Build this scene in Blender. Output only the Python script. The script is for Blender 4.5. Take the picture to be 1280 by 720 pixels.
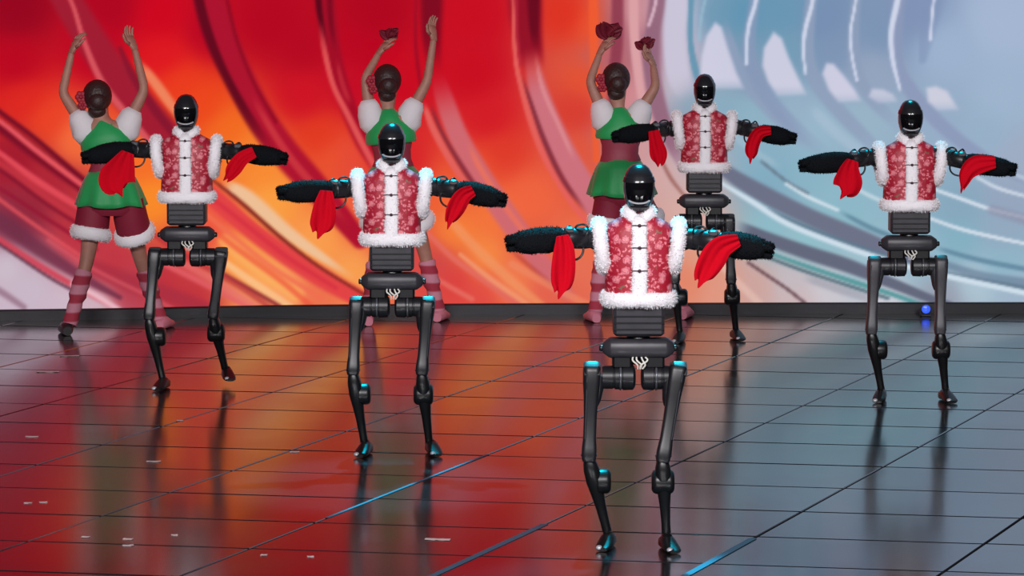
import bpy, bmesh, math, random
import numpy as np
from mathutils import Vector, Matrix

for o in list(bpy.data.objects):
    bpy.data.objects.remove(o, do_unlink=True)
scene = bpy.context.scene
col = scene.collection
random.seed(7)
rng = np.random.default_rng(7)

# ------------------------------------------------------------------ camera
F, CX, CY, CAMH, HORIZON = 4800.0, 640.0, 360.0, 3.1, -157.0
PITCH = math.atan((CY - HORIZON) / F)
cam_d = bpy.data.cameras.new('camera')
cam_d.sensor_width = 36.0
cam_d.lens = F / 1280.0 * 36.0
cam_d.clip_start = 0.5
cam_d.clip_end = 200
cam = bpy.data.objects.new('camera', cam_d)
col.objects.link(cam)
cam.location = (0, 0, CAMH)
cam.rotation_euler = (math.pi / 2 - PITCH, 0, 0)
scene.camera = cam
CP, SP = math.cos(PITCH), math.sin(PITCH)

# ------------------------------------------------------------------ world, light, exposure
world = bpy.data.worlds.new('world')
scene.world = world
world.use_nodes = True
bg = world.node_tree.nodes['Background']
bg.inputs[0].default_value = (0.55, 0.50, 0.62, 1)
bg.inputs[1].default_value = 0.05
scene.view_settings.view_transform = 'Standard'
scene.view_settings.look = 'None'
scene.view_settings.exposure = 0.0
scene.view_settings.gamma = 1.0
scene.view_settings.use_curve_mapping = False


def aim(o, target):
    d = Vector(target) - o.location
    o.rotation_euler = d.to_track_quat('-Z', 'Y').to_euler()


def area(name, loc, target, sx, sy, power, color):
    l = bpy.data.lights.new(name, 'AREA')
    l.shape = 'RECTANGLE'
    l.size, l.size_y = sx, sy
    l.energy = power
    l.color = color
    o = bpy.data.objects.new(name, l)
    col.objects.link(o)
    o.location = loc
    aim(o, target)
    return o


def spot(name, loc, target, power, color, angle, blend=0.5, size=0.15):
    l = bpy.data.lights.new(name, 'SPOT')
    l.energy = power
    l.color = color
    l.spot_size = math.radians(angle)
    l.spot_blend = blend
    l.shadow_soft_size = size
    o = bpy.data.objects.new(name, l)
    col.objects.link(o)
    o.location = loc
    aim(o, target)
    return o


# front truss of the hall: soft white wash from above and in front of the stage
area('front_wash', (-3.5, 0.0, 9.0), (0, 22, 1.2), 6.0, 1.2, 3000, (1.0, 0.95, 0.97))
area('front_wash_side', (5.5, 2.0, 8.5), (0.5, 22, 1.2), 4.0, 1.2, 1500, (0.95, 0.97, 1.0))


# ------------------------------------------------------------------ pixel helpers (photo treated as 1280 x 720)
def ray(px, py):
    a, b = (px - CX) / F, (CY - py) / F
    return Vector((a, CP + b * SP, -SP + b * CP))


def ground(px, py, z=0.0):
    d = ray(px, py)
    return Vector((0, 0, CAMH)) + d * ((z - CAMH) / d.z)


def atY(px, py, Y):
    d = ray(px, py)
    return Vector((0, 0, CAMH)) + d * (Y / d.y)


def project_np(X, Y, Z):
    dz = Z - CAMH
    depth = Y * CP - dz * SP
    up = Y * SP + dz * CP
    return CX + F * X / depth, CY - F * up / depth


# ------------------------------------------------------------------ materials
def mat(name, color, rough=0.5, metal=0.0, spec=0.5, sheen=0.0, emit=None, estr=1.0, coat=0.0, trans=0.0, bump=None, var=0.0):
    m = bpy.data.materials.new(name)
    m.use_nodes = True
    nt = m.node_tree
    b = nt.nodes['Principled BSDF']
    b.inputs['Base Color'].default_value = (*color, 1)
    b.inputs['Roughness'].default_value = rough
    b.inputs['Metallic'].default_value = metal
    b.inputs['Specular IOR Level'].default_value = spec
    b.inputs['Coat Weight'].default_value = coat
    if sheen:
        b.inputs['Sheen Weight'].default_value = sheen
    if emit:
        b.inputs['Emission Color'].default_value = (*emit, 1)
        b.inputs['Emission Strength'].default_value = estr
    if trans:
        # thin cloth lets some light through
        tr = nt.nodes.new('ShaderNodeBsdfTranslucent')
        tr.inputs[0].default_value = (*color, 1)
        mx = nt.nodes.new('ShaderNodeMixShader')
        mx.inputs[0].default_value = trans
        nt.links.new(b.outputs[0], mx.inputs[1])
        nt.links.new(tr.outputs[0], mx.inputs[2])
        nt.links.new(mx.outputs[0], nt.nodes['Material Output'].inputs[0])
    if var or bump:
        tc = nt.nodes.new('ShaderNodeTexCoord')
        nz = nt.nodes.new('ShaderNodeTexNoise')
        nz.inputs['Scale'].default_value = bump[0] if bump else 20
        nz.inputs['Detail'].default_value = 4
        nt.links.new(tc.outputs['Object'], nz.inputs['Vector'])
        if var:
            rp = nt.nodes.new('ShaderNodeValToRGB')
            rp.color_ramp.elements[0].position = 0.3
            rp.color_ramp.elements[1].position = 0.7
            rp.color_ramp.elements[0].color = (*[max(0, c * (1 - var)) for c in color], 1)
            rp.color_ramp.elements[1].color = (*[min(1, c * (1 + var)) for c in color], 1)
            nt.links.new(nz.outputs['Fac'], rp.inputs[0])
            nt.links.new(rp.outputs[0], b.inputs['Base Color'])
        if bump:
            bp = nt.nodes.new('ShaderNodeBump')
            bp.inputs['Strength'].default_value = bump[1]
            bp.inputs['Distance'].default_value = 0.01
            nt.links.new(nz.outputs['Fac'], bp.inputs['Height'])
            nt.links.new(bp.outputs[0], b.inputs['Normal'])
    return m


M = {
    'black': mat('robot_black', (0.006, 0.006, 0.007), 0.36, spec=0.5, var=0.2),
    'shell': mat('robot_shell', (0.014, 0.014, 0.017), 0.22, spec=0.6, coat=0.4),
    'grey': mat('robot_grey', (0.036, 0.034, 0.041), 0.42, metal=0.1, var=0.15),
    'dgrey': mat('robot_dark_grey', (0.012, 0.012, 0.015), 0.38, metal=0.1, var=0.15),
    'cap': mat('hip_cap_grey', (0.055, 0.055, 0.06), 0.35, metal=0.1),
    'visor': mat('visor_black', (0.003, 0.003, 0.004), 0.06, spec=0.6),
    'rim': mat('rim_grey', (0.10, 0.105, 0.12), 0.3, metal=0.4),
    'silver': mat('silver', (0.52, 0.52, 0.56), 0.35, metal=0.3),
    'wire': mat('wire_white', (0.75, 0.72, 0.66), 0.5),
    'cable': mat('cable_black', (0.010, 0.010, 0.012), 0.45),
    'fur': mat('fur_white', (0.90, 0.86, 0.89), 0.9, spec=0.1, sheen=0.4),
    'glove': mat('fluffy_black', (0.004, 0.005, 0.007), 0.9, spec=0.15, bump=(90, 0.6)),
    'button': mat('knot_dark', (0.05, 0.012, 0.02), 0.5),
    'scarf': mat('red_silk', (0.80, 0.003, 0.020), 0.85, spec=0.1, trans=0.35, bump=(25, 0.2)),
    'maroon_silk': mat('maroon_silk', (0.22, 0.010, 0.03), 0.6, trans=0.2),
    'skin': mat('skin', (0.42, 0.19, 0.14), 0.55, var=0.08),
    'hair': mat('hair_dark', (0.035, 0.010, 0.010), 0.5, bump=(60, 0.5)),
    'flower': mat('flower_red', (0.35, 0.01, 0.03), 0.6),
    'green': mat('green_satin', (0.012, 0.33, 0.085), 0.55, sheen=0.2, bump=(14, 0.2)),
    'white_cloth': mat('white_gauze', (0.80, 0.74, 0.77), 0.8, sheen=0.3, bump=(20, 0.3)),
    'maroon': mat('maroon_cloth', (0.24, 0.006, 0.03), 0.7, bump=(18, 0.2)),
    'sash': mat('maroon_sash', (0.30, 0.03, 0.06), 0.6, bump=(18, 0.2)),
    'shoe': mat('shoe_black', (0.02, 0.015, 0.018), 0.4),
    'pink': mat('pink_cloth', (0.62, 0.20, 0.27), 0.7, bump=(40, 0.3)),
    'plinth': mat('plinth_black', (0.014, 0.012, 0.018), 0.45, bump=(6, 0.05)),
    'base': mat('floor_base', (0.004, 0.004, 0.005), 0.8),
    'paper': mat('paper_white', (0.70, 0.55, 0.55), 0.8),
    'glint': mat('painted_glint_blue', (0.012, 0.12, 0.20), 0.5),  # blue colour stands for stage light caught on the groove edges
    'housing': mat('lamp_housing', (0.02, 0.02, 0.03), 0.5),
    'lens': mat('lamp_blue', (0.02, 0.05, 0.5), 0.2, emit=(0.03, 0.10, 1.0), estr=1.2),
    'eye': mat('eye_dark', (0.02, 0.012, 0.01), 0.2),
    'lip': mat('lip_red', (0.5, 0.05, 0.06), 0.4),
}


def tile_material():
    m = bpy.data.materials.new('stage_tile')
    m.use_nodes = True
    nt = m.node_tree
    b = nt.nodes['Principled BSDF']
    oi = nt.nodes.new('ShaderNodeObjectInfo')
    tc = nt.nodes.new('ShaderNodeTexCoord')
    nz = nt.nodes.new('ShaderNodeTexNoise')
    nz.inputs['Scale'].default_value = 3.0
    nz.inputs['Detail'].default_value = 5.0
    geo = nt.nodes.new('ShaderNodeNewGeometry')
    nt.links.new(geo.outputs['Position'], nz.inputs['Vector'])
    # per tile plus smudge variation of the gloss
    ma = nt.nodes.new('ShaderNodeMath'); ma.operation = 'MULTIPLY_ADD'
    ma.inputs[1].default_value = 0.04
    ma.inputs[2].default_value = 0.10
    nt.links.new(oi.outputs['Random'], ma.inputs[0])
    mb = nt.nodes.new('ShaderNodeMath'); mb.operation = 'MULTIPLY_ADD'
    mb.inputs[1].default_value = 0.07
    nt.links.new(nz.outputs['Fac'], mb.inputs[0])
    nt.links.new(ma.outputs[0], mb.inputs[2])
    nt.links.new(mb.outputs[0], b.inputs['Roughness'])
    rp = nt.nodes.new('ShaderNodeValToRGB')
    rp.color_ramp.elements[0].color = (0.006, 0.007, 0.009, 1)
    rp.color_ramp.elements[1].color = (0.012, 0.012, 0.015, 1)
    nt.links.new(nz.outputs['Fac'], rp.inputs[0])
    nt.links.new(rp.outputs[0], b.inputs['Base Color'])
    b.inputs['Specular IOR Level'].default_value = 0.8
    b.inputs['IOR'].default_value = 2.1
    return m


M['tile'] = tile_material()


def brocade():
    """red brocade with pink blossoms, gold hearts and green leaves"""
    m = bpy.data.materials.new('red_brocade')
    m.use_nodes = True
    nt = m.node_tree
    L = nt.links.new
    b = nt.nodes['Principled BSDF']
    b.inputs['Roughness'].default_value = 0.5
    tc = nt.nodes.new('ShaderNodeTexCoord')
    wz = nt.nodes.new('ShaderNodeTexNoise'); wz.inputs['Scale'].default_value = 60
    L(tc.outputs['Object'], wz.inputs['Vector'])
    mx = nt.nodes.new('ShaderNodeMix'); mx.data_type = 'VECTOR'
    mx.inputs['Factor'].default_value = 0.03
    sx = nt.nodes.new('ShaderNodeSeparateXYZ'); cb = nt.nodes.new('ShaderNodeCombineXYZ')
    L(tc.outputs['Object'], sx.inputs[0]); L(sx.outputs['X'], cb.inputs['X']); L(sx.outputs['Z'], cb.inputs['Y'])
    L(cb.outputs[0], mx.inputs['A']); L(wz.outputs['Color'], mx.inputs['B'])
    vo = nt.nodes.new('ShaderNodeTexVoronoi'); vo.inputs['Scale'].default_value = 20; vo.voronoi_dimensions = '2D'
    vo.inputs['Randomness'].default_value = 0.8
    L(mx.outputs['Result'], vo.inputs['Vector'])
    rp = nt.nodes.new('ShaderNodeValToRGB')
    els = rp.color_ramp.elements
    red = (0.38, 0.006, 0.026)
    stops = [(0.0, (0.80, 0.45, 0.30)), (0.10, (0.72, 0.12, 0.16)), (0.17, (0.76, 0.32, 0.36)), (0.24, (0.55, 0.03, 0.08)),
             (0.28, (0.70, 0.22, 0.26)), (0.34, (0.52, 0.07, 0.10)), (0.38, red), (0.72, red), (0.77, (0.16, 0.13, 0.07)), (0.9, (0.12, 0.11, 0.06))]
    els[0].position = 0.0; els[0].color = (*stops[0][1], 1)
    els[1].position = stops[-1][0]; els[1].color = (*stops[-1][1], 1)
    for p, c in stops[1:-1]:
        e = els.new(p); e.color = (*c, 1)
    L(vo.outputs['Distance'], rp.inputs[0])
    # only some cells carry a full blossom
    sep = nt.nodes.new('ShaderNodeSeparateColor')
    L(vo.outputs['Color'], sep.inputs[0])
    gt = nt.nodes.new('ShaderNodeMath'); gt.operation = 'GREATER_THAN'; gt.inputs[1].default_value = 0.56
    L(sep.outputs[0], gt.inputs[0])
    v2 = nt.nodes.new('ShaderNodeTexVoronoi'); v2.inputs['Scale'].default_value = 52; v2.voronoi_dimensions = '2D'
    L(mx.outputs['Result'], v2.inputs['Vector'])
    r2 = nt.nodes.new('ShaderNodeValToRGB')
    e2 = r2.color_ramp.elements
    e2[0].position = 0.0; e2[0].color = (0.82, 0.36, 0.38, 1)
    e2[1].position = 0.42; e2[1].color = (*red, 1)
    e = e2.new(0.22); e.color = (0.70, 0.14, 0.18, 1)
    L(v2.outputs['Distance'], r2.inputs[0])
    m2 = nt.nodes.new('ShaderNodeMix'); m2.data_type = 'RGBA'
    L(gt.outputs[0], m2.inputs['Factor'])
    L(rp.outputs[0], m2.inputs['A'])
    L(r2.outputs[0], m2.inputs['B'])
    L(m2.outputs['Result'], b.inputs['Base Color'])
    bp = nt.nodes.new('ShaderNodeBump'); bp.inputs['Strength'].default_value = 0.2; bp.inputs['Distance'].default_value = 0.004
    L(v2.outputs['Distance'], bp.inputs['Height']); L(bp.outputs[0], b.inputs['Normal'])
    return m


M['brocade'] = brocade()


def legwarmer():
    m = bpy.data.materials.new('striped_knit')
    m.use_nodes = True
    nt = m.node_tree
    b = nt.nodes['Principled BSDF']
    b.inputs['Roughness'].default_value = 0.85
    geo = nt.nodes.new('ShaderNodeNewGeometry')
    wv = nt.nodes.new('ShaderNodeTexWave'); wv.bands_direction = 'Z'
    wv.inputs['Scale'].default_value = 2.6; wv.inputs['Distortion'].default_value = 0.8
    nt.links.new(geo.outputs['Position'], wv.inputs['Vector'])
    rp = nt.nodes.new('ShaderNodeValToRGB')
    rp.color_ramp.elements[0].position = 0.35; rp.color_ramp.elements[0].color = (0.40, 0.03, 0.06, 1)
    rp.color_ramp.elements[1].position = 0.65; rp.color_ramp.elements[1].color = (0.62, 0.24, 0.32, 1)
    nt.links.new(wv.outputs['Fac'], rp.inputs[0])
    nt.links.new(rp.outputs[0], b.inputs['Base Color'])
    return m


M['warmer'] = legwarmer()


# ------------------------------------------------------------------ mesh builder
def sgnpow(v, e):
    return math.copysign(abs(v) ** e, v)


class MB:
    def __init__(self):
        self.v, self.f = [], []

    def ring(self, c, s, t, a, b, n, e):
        i0 = len(self.v)
        p = 2.0 / e
        for k in range(n):
            th = 2 * math.pi * (k + 0.5) / n
            self.v.append(c + s * (a * sgnpow(math.cos(th), p)) + t * (b * sgnpow(math.sin(th), p)))
        return i0

    def loft(self, path, secs, n=14, e=2.0, ref=(1, 0, 0), cap=True, closed=False, tangents=None, jitter=0.0):
        """sweep (a, b) half-size sections along a path"""
        path = [Vector(p) for p in path]
        ref = None if callable(ref) else Vector(ref)
        N = len(path)
        idx = []
        for i, c in enumerate(path):
            if tangents:
                tg = Vector(tangents[i])
            elif closed:
                tg = path[(i + 1) % N] - path[i - 1]
            else:
                tg = path[min(i + 1, N - 1)] - path[max(i - 1, 0)]
            tg = tg.normalized() if tg.length > 1e-9 else Vector((0, 0, 1))
            s = ref - tg * ref.dot(tg)
            s = s.normalized() if s.length > 1e-6 else tg.orthogonal().normalized()
            t = tg.cross(s)
            a, b = secs[i] if not isinstance(secs, tuple) else secs
            i0 = self.ring(c, s, t, a, b, n, e)
            if jitter:
                for k in range(n):
                    q = self.v[i0 + k]
                    self.v[i0 + k] = c + (q - c) * (1 + random.uniform(-jitter, jitter))
            idx.append(i0)
        for i in range(N if closed else N - 1):
            p, q = idx[i], idx[(i + 1) % N]
            for k in range(n):
                k2 = (k + 1) % n
                self.f.append((p + k, p + k2, q + k2, q + k))
        if cap and not closed:
            self.f.append(tuple(idx[0] + k for k in reversed(range(n))))
            self.f.append(tuple(idx[-1] + k for k in range(n)))
        return self

    def lathe(self, a, b, prof, n=18, ref=(0, 0, 1)):
        """stepped cylinder between points a and b; prof = [(t, r), ...]"""
        a, b = Vector(a), Vector(b)
        tg = [b - a] * len(prof)
        return self.loft([a.lerp(b, t) for t, r in prof], [(max(r, 1e-4), max(r, 1e-4)) for t, r in prof], n, 2.0, ref, True, False, tg)

    def box(self, c, h, bev=0.0):
        """box with chamfered vertical profile: lofted along z with rounded corners"""
        c = Vector(c)
        x, y, z = h
        bv = min(bev, x * .9, y * .9, z * .9)
        zs = [-z, -z + bv, z - bv, z] if bv > 0 else [-z, z]
        ss = [(x - bv, y - bv), (x, y), (x, y), (x - bv, y - bv)] if bv > 0 else [(x, y), (x, y)]
        i0 = len(self.v)
        for zz, (a, b) in zip(zs, ss):
            cb = bv if bv else 0
            pts = [(a, -b + cb), (a, b - cb), (a - cb, b), (-a + cb, b), (-a, b - cb), (-a, -b + cb), (-a + cb, -b), (a - cb, -b)] if cb else [(a, -b), (a, b), (-a, b), (-a, -b)]
            for p in pts:
                self.v.append(c + Vector((p[0], p[1], zz)))
        n = 8 if bv else 4
        for i in range(len(zs) - 1):
            for k in range(n):
                k2 = (k + 1) % n
                self.f.append((i0 + i * n + k, i0 + i * n + k2, i0 + (i + 1) * n + k2, i0 + (i + 1) * n + k))
        self.f.append(tuple(i0 + k for k in reversed(range(n))))
        self.f.append(tuple(i0 + (len(zs) - 1) * n + k for k in range(n)))
        return self

    def ball(self, c, r, n=14, m=9):
        c = Vector(c)
        r = Vector(r) if not isinstance(r, (int, float)) else Vector((r, r, r))
        zs = [-math.cos(math.pi * i / m) for i in range(m + 1)]
        zs[0], zs[-1] = -0.995, 0.995
        path = [c + Vector((0, 0, r.z * z)) for z in zs]
        secs = [(r.x * math.sqrt(max(1 - z * z, 0)), r.y * math.sqrt(max(1 - z * z, 0))) for z in zs]
        return self.loft(path, secs, n, 2.0, (1, 0, 0), True, False, [(0, 0, 1)] * len(path))

    def tufts(self, count, length, width, droop=0.0, start=0):
        """short tapering hair tufts standing on the faces built so far"""
        faces = [f for f in self.f[start:] if len(f) <= 4]
        for _ in range(count):
            f = random.choice(faces)
            p = [self.v[i] for i in f]
            u, w = random.random(), random.random()
            q = p[0].lerp(p[1], u).lerp(p[-1].lerp(p[2 % len(p)], u), w)
            nrm = (p[1] - p[0]).cross(p[-1] - p[0])
            if nrm.length < 1e-12:
                continue
            nrm.normalize()
            d = (nrm + Vector((random.uniform(-.7, .7), random.uniform(-.7, .7), random.uniform(-.7, .7) - droop))).normalized()
            s = d.orthogonal().normalized()
            s.rotate(Matrix.Rotation(random.uniform(0, 6.28), 3, d))
            i0 = len(self.v)
            L = length * random.uniform(.5, 1.2)
            self.v += [q - s * width - nrm * .004, q + s * width - nrm * .004, q + d * L]
            self.f.append((i0, i0 + 1, i0 + 2))
        return self

    def mesh(self, name, smooth=True):
        me = bpy.data.meshes.new(name)
        me.from_pydata([tuple(v) for v in self.v], [], self.f)
        me.validate()
        me.update()
        if smooth:
            me.shade_smooth()
        return me

    def build(self, name, m, parent=None, smooth=True, autosharp=40):
        me = self.mesh(name, smooth)
        return link(name, me, m, parent, autosharp if smooth else None)


def link(name, me, m, parent=None, sharp=None):
    if not me.materials:
        me.materials.append(M[m] if isinstance(m, str) else m)
    if sharp:
        try:
            me.set_sharp_from_angle(angle=math.radians(sharp))
        except Exception:
            pass
    o = bpy.data.objects.new(name, me)
    col.objects.link(o)
    if parent:
        o.parent = parent
    return o


def tag(o, label, cat, group=None):
    o['label'] = label
    o['category'] = cat
    if group:
        o['group'] = group
    return o


def empty(name, loc):
    o = bpy.data.objects.new(name, None)
    o.empty_display_size = 0.2
    col.objects.link(o)
    o.location = loc
    return o


def spline(pts, n=6):
    """Catmull-Rom resampling of tuples"""
    P = [np.array(p, float) for p in pts]
    P = [2 * P[0] - P[1]] + P + [2 * P[-1] - P[-2]]
    out = []
    for i in range(1, len(P) - 2):
        for k in range(n):
            t = k / n
            a, b, c, d = P[i - 1:i + 3]
            out.append(0.5 * ((2 * b) + (-a + c) * t + (2 * a - 5 * b + 4 * c - d) * t * t + (-a + 3 * b - 3 * c + d) * t ** 3))
    out.append(P[-2])
    return out


# ------------------------------------------------------------------ the stage floor: dark slab, gloss tiles one by one
mb = MB()
mb.box((0, 20, -0.06), (9, 12, 0.04))
floor = mb.build('floor', 'base', None, False)
floor['kind'] = 'structure'

V2 = lambda v: np.array([v.x, v.y])
rd = V2(ground(960, 580)) - V2(ground(320, 562)); rd /= np.linalg.norm(rd)
cd = V2(ground(1057, 391)) - V2(ground(227, 719)); cd /= np.linalg.norm(cd)
B = np.array([rd, cd]).T
Bi = np.linalg.inv(B)
diag = [(215, 462.5), (235, 522), (440, 537), (600, 569), (902, 549.5), (1090, 591), (1208, 703)]
aa = [(Bi @ V2(ground(*p)))[0] for p in diag]
rows = [((640, 421), -3), ((640, 477), 0), ((640, 569.5), 4), ((640, 697), 8)]
bb = [((Bi @ V2(ground(*p)))[1], n) for p, n in rows]
du, a0 = np.polyfit(range(len(aa)), aa, 1)
dv, b0 = np.polyfit([n for _, n in bb], [b for b, _ in bb], 1)
dv_sign = 1 if dv > 0 else -1
TH = 0.02


def tile_mesh(gu, gv):
    """one bevelled floor tile as a parallelogram between the seams"""
    hu, hv = du / 2 - gu / 2, abs(dv) / 2 - gv / 2
    bv = 0.004
    vs, fs = [], []
    for z, k in ((-TH, 0), (-bv, 0), (0, bv)):
        for su, sv in ((-1, -1), (1, -1), (1, 1), (-1, 1)):
            p = rd * su * (hu - k) + cd * sv * (hv - k)
            vs.append((p[0], p[1], z))
    for l in (0, 4):
        for k in range(4):
            k2 = (k + 1) % 4
            fs.append((l + k, l + k2, l + 4 + k2, l + 4 + k))
    fs.append((8, 9, 10, 11))
    fs.append((3, 2, 1, 0))
    me = bpy.data.meshes.new('tile')
    me.from_pydata(vs, [], fs)
    me.materials.append(M['tile'])
    return me


tile_meshes = [tile_mesh(0.012, 0.017), tile_mesh(0.012, 0.030)]
WALL_PIX = [(-700, 408), (-300, 404), (0, 400), (160, 398), (320, 394.5), (480, 393), (640, 392), (960, 391), (1280, 390.5), (1900, 390)]
wx = np.array([ground(*p).x for p in WALL_PIX])
wy = np.array([ground(*p).y for p in WALL_PIX])


def wallY(x):
    return np.interp(x, wx, wy)


for i in range(-9, 14):
    for j in range(-12, 18):
        c = rd * (a0 + (i + .5) * du) + cd * (b0 + (j + .5) * dv)
        half = 1.2 + c[1] * 640 / F + 0.5
        if c[1] < 14.6 or c[1] > wallY(c[0]) + 0.9 or abs(c[0]) > half:
            continue
        o = bpy.data.objects.new('tile', tile_meshes[1 if (j % 3 == 0 and i % 2 == 0) else 0])
        col.objects.link(o)
        o.parent = floor
        o.location = (c[0], c[1], random.uniform(-0.0012, 0.0))

# ------------------------------------------------------------------ the LED wall: a curved screen showing flowing bands of colour
def s2l(c):
    c = np.asarray(c, float) / 255.0
    return np.where(c <= 0.04045, c / 12.92, ((c + 0.055) / 1.055) ** 2.4)


XS = np.arange(-6.4, 6.41, 0.0115)
ZB = 0.075
ZS = np.concatenate([np.arange(ZB, 2.5, 0.0115), np.arange(2.5, 5.6, 0.05)])
GX, GZ = np.meshgrid(XS, ZS)
# smooth the plan curve of the wall
gy = wallY(XS)
ker = np.ones(61) / 61
gy = np.convolve(np.pad(gy, 30, mode='edge'), ker, mode='valid')
GY = np.tile(gy, (len(ZS), 1))
PX, PY = project_np(GX, GY, GZ)

base_pts = [  # what the screen shows, by place on it: x, y, r, g, b
    (-150, -80, 130, 0, 25), (20, 10, 150, 0, 28), (20, 80, 185, 0, 30), (30, 125, 222, 38, 30), (60, 150, 235, 66, 36), (95, 175, 245, 110, 60),
    (120, 60, 190, 0, 32), (140, 10, 175, 0, 30), (200, 20, 205, 0, 28), (205, 70, 222, 20, 30), (225, 105, 235, 60, 28), (250, 130, 236, 70, 26),
    (285, 165, 242, 105, 30), (310, 190, 246, 130, 45), (260, 40, 185, 0, 32), (340, 30, 180, 0, 30), (380, 60, 180, 2, 30), (380, 120, 205, 14, 34),
    (400, 170, 225, 55, 30), (420, 200, 235, 85, 40), (470, 20, 175, 0, 28), (450, 60, 185, 0, 30), (500, 90, 200, 6, 30), (440, 110, 195, 8, 36),
    (590, 20, 200, 8, 30), (590, 90, 200, 8, 30), (610, 150, 210, 24, 36), (625, 190, 222, 56, 40), (600, 210, 232, 80, 48), (660, 250, 240, 100, 62),
    (710, 20, 220, 45, 30), (738, 30, 240, 82, 40), (735, 100, 232, 80, 44), (720, 140, 215, 58, 46), (725, 190, 226, 84, 58), (738, 240, 228, 88, 60),
    (180, 200, 245, 110, 40), (190, 250, 250, 140, 40), (330, 215, 248, 140, 50), (340, 250, 250, 160, 66), (400, 300, 250, 158, 76), (440, 340, 248, 160, 80),
    (430, 200, 226, 70, 60), (445, 270, 235, 95, 60), (270, 270, 236, 90, 66), (290, 320, 250, 160, 78), (330, 355, 250, 160, 84), (350, 370, 248, 150, 100),
    (250, 300, 232, 74, 62), (400, 370, 236, 110, 76), (20, 200, 160, 22, 44), (60, 230, 176, 34, 52), (40, 260, 150, 36, 56), (20, 285, 120, 40, 66),
    (100, 300, 190, 50, 66), (140, 330, 192, 52, 64), (200, 350, 190, 48, 60), (240, 370, 192, 50, 60), (160, 365, 180, 60, 76), (90, 270, 184, 48, 60),
    (10, 330, 205, 192, 206), (40, 360, 200, 184, 200), (80, 376, 205, 185, 200), (10, 380, 200, 180, 196), (120, 384, 208, 182, 194), (-200, 380, 190, 170, 190),
    (-200, 250, 140, 20, 44), (500, 300, 214, 60, 70), (545, 330, 206, 70, 70), (570, 350, 218, 62, 62), (600, 370, 224, 74, 66), (570, 290, 246, 130, 56),
    (605, 320, 246, 140, 66), (640, 350, 240, 124, 78), (690, 360, 226, 96, 76), (660, 300, 228, 92, 66), (720, 330, 228, 110, 84), (735, 300, 236, 110, 70),
    (500, 200, 214, 34, 40), (560, 250, 238, 96, 52), (620, 270, 244, 116, 58),
    (770, 30, 165, 92, 108), (762, 80, 176, 100, 112), (800, 120, 208, 140, 146), (815, 60, 160, 104, 124), (790, 20, 208, 150, 158), (800, 180, 214, 158, 158),
    (770, 180, 176, 110, 118), (830, 170, 170, 140, 156), (850, 60, 196, 188, 208), (855, 20, 190, 190, 212), (848, 110, 196, 190, 206), (860, 130, 128, 160, 180),
    (860, 200, 190, 186, 196), (830, 215, 212, 168, 164), (860, 260, 214, 172, 164), (880, 320, 222, 156, 132), (860, 350, 226, 132, 104), (900, 365, 224, 150, 128),
    (800, 340, 224, 110, 90), (945, 360, 206, 164, 158), (890, 20, 104, 150, 178), (930, 20, 96, 148, 178), (980, 20, 104, 150, 180), (985, 60, 116, 156, 182),
    (915, 70, 120, 152, 178), (945, 100, 132, 152, 180), (940, 140, 142, 178, 196), (900, 140, 136, 172, 192), (1030, 30, 118, 142, 178), (1040, 60, 126, 148, 180),
    (990, 140, 150, 176, 198), (1020, 160, 152, 182, 202), (1100, 40, 124, 148, 180), (1090, 90, 148, 164, 190), (1140, 20, 128, 146, 182), (1180, 60, 156, 178, 206),
    (1250, 30, 164, 182, 210), (1250, 120, 158, 180, 206), (1230, 170, 150, 176, 200), (1180, 150, 150, 172, 198), (1080, 150, 152, 178, 198), (1270, 200, 158, 172, 194),
    (960, 200, 134, 174, 194), (1010, 215, 136, 178, 196), (960, 225, 128, 170, 192), (1060, 250, 140, 182, 198), (1120, 250, 142, 180, 198), (1200, 260, 134, 166, 188),
    (1250, 290, 146, 168, 190), (1260, 250, 148, 164, 188), (1200, 300, 130, 176, 194), (1050, 285, 140, 184, 198), (960, 290, 140, 186, 200), (1010, 305, 142, 190, 202),
    (1080, 330, 156, 190, 204), (1150, 320, 148, 184, 200), (1250, 330, 140, 180, 198), (1220, 355, 176, 198, 212), (1270, 372, 160, 180, 200), (990, 350, 196, 186, 192),
    (1030, 365, 204, 200, 208), (1100, 372, 206, 204, 214), (1000, 380, 206, 178, 180), (1180, 372, 150, 156, 172), (1500, 100, 160, 180, 208), (1500, 350, 150, 176, 196),
    (1300, -120, 160, 180, 208), (950, -120, 104, 148, 178), (760, -120, 150, 80, 100), (600, -120, 170, 0, 28), (300, -120, 160, 0, 28),
]
bp_ = np.array(base_pts, float)
num = np.zeros((*PX.shape, 3)); den = np.zeros(PX.shape)
cl = bp_[:, 2:5]
for (x, y, r, g, b) in base_pts:
    d2 = ((PX - x) ** 2 + (PY - y) ** 2)
    w = 1.0 / (d2 + 24.0 ** 2) ** 2.1
    den += w
    num += w[..., None] * np.array([r, g, b], float)
IMG = num / den[..., None]


def sstep(x):
    x = np.clip(x, 0, 1)
    return x * x * (3 - 2 * x)


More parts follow.
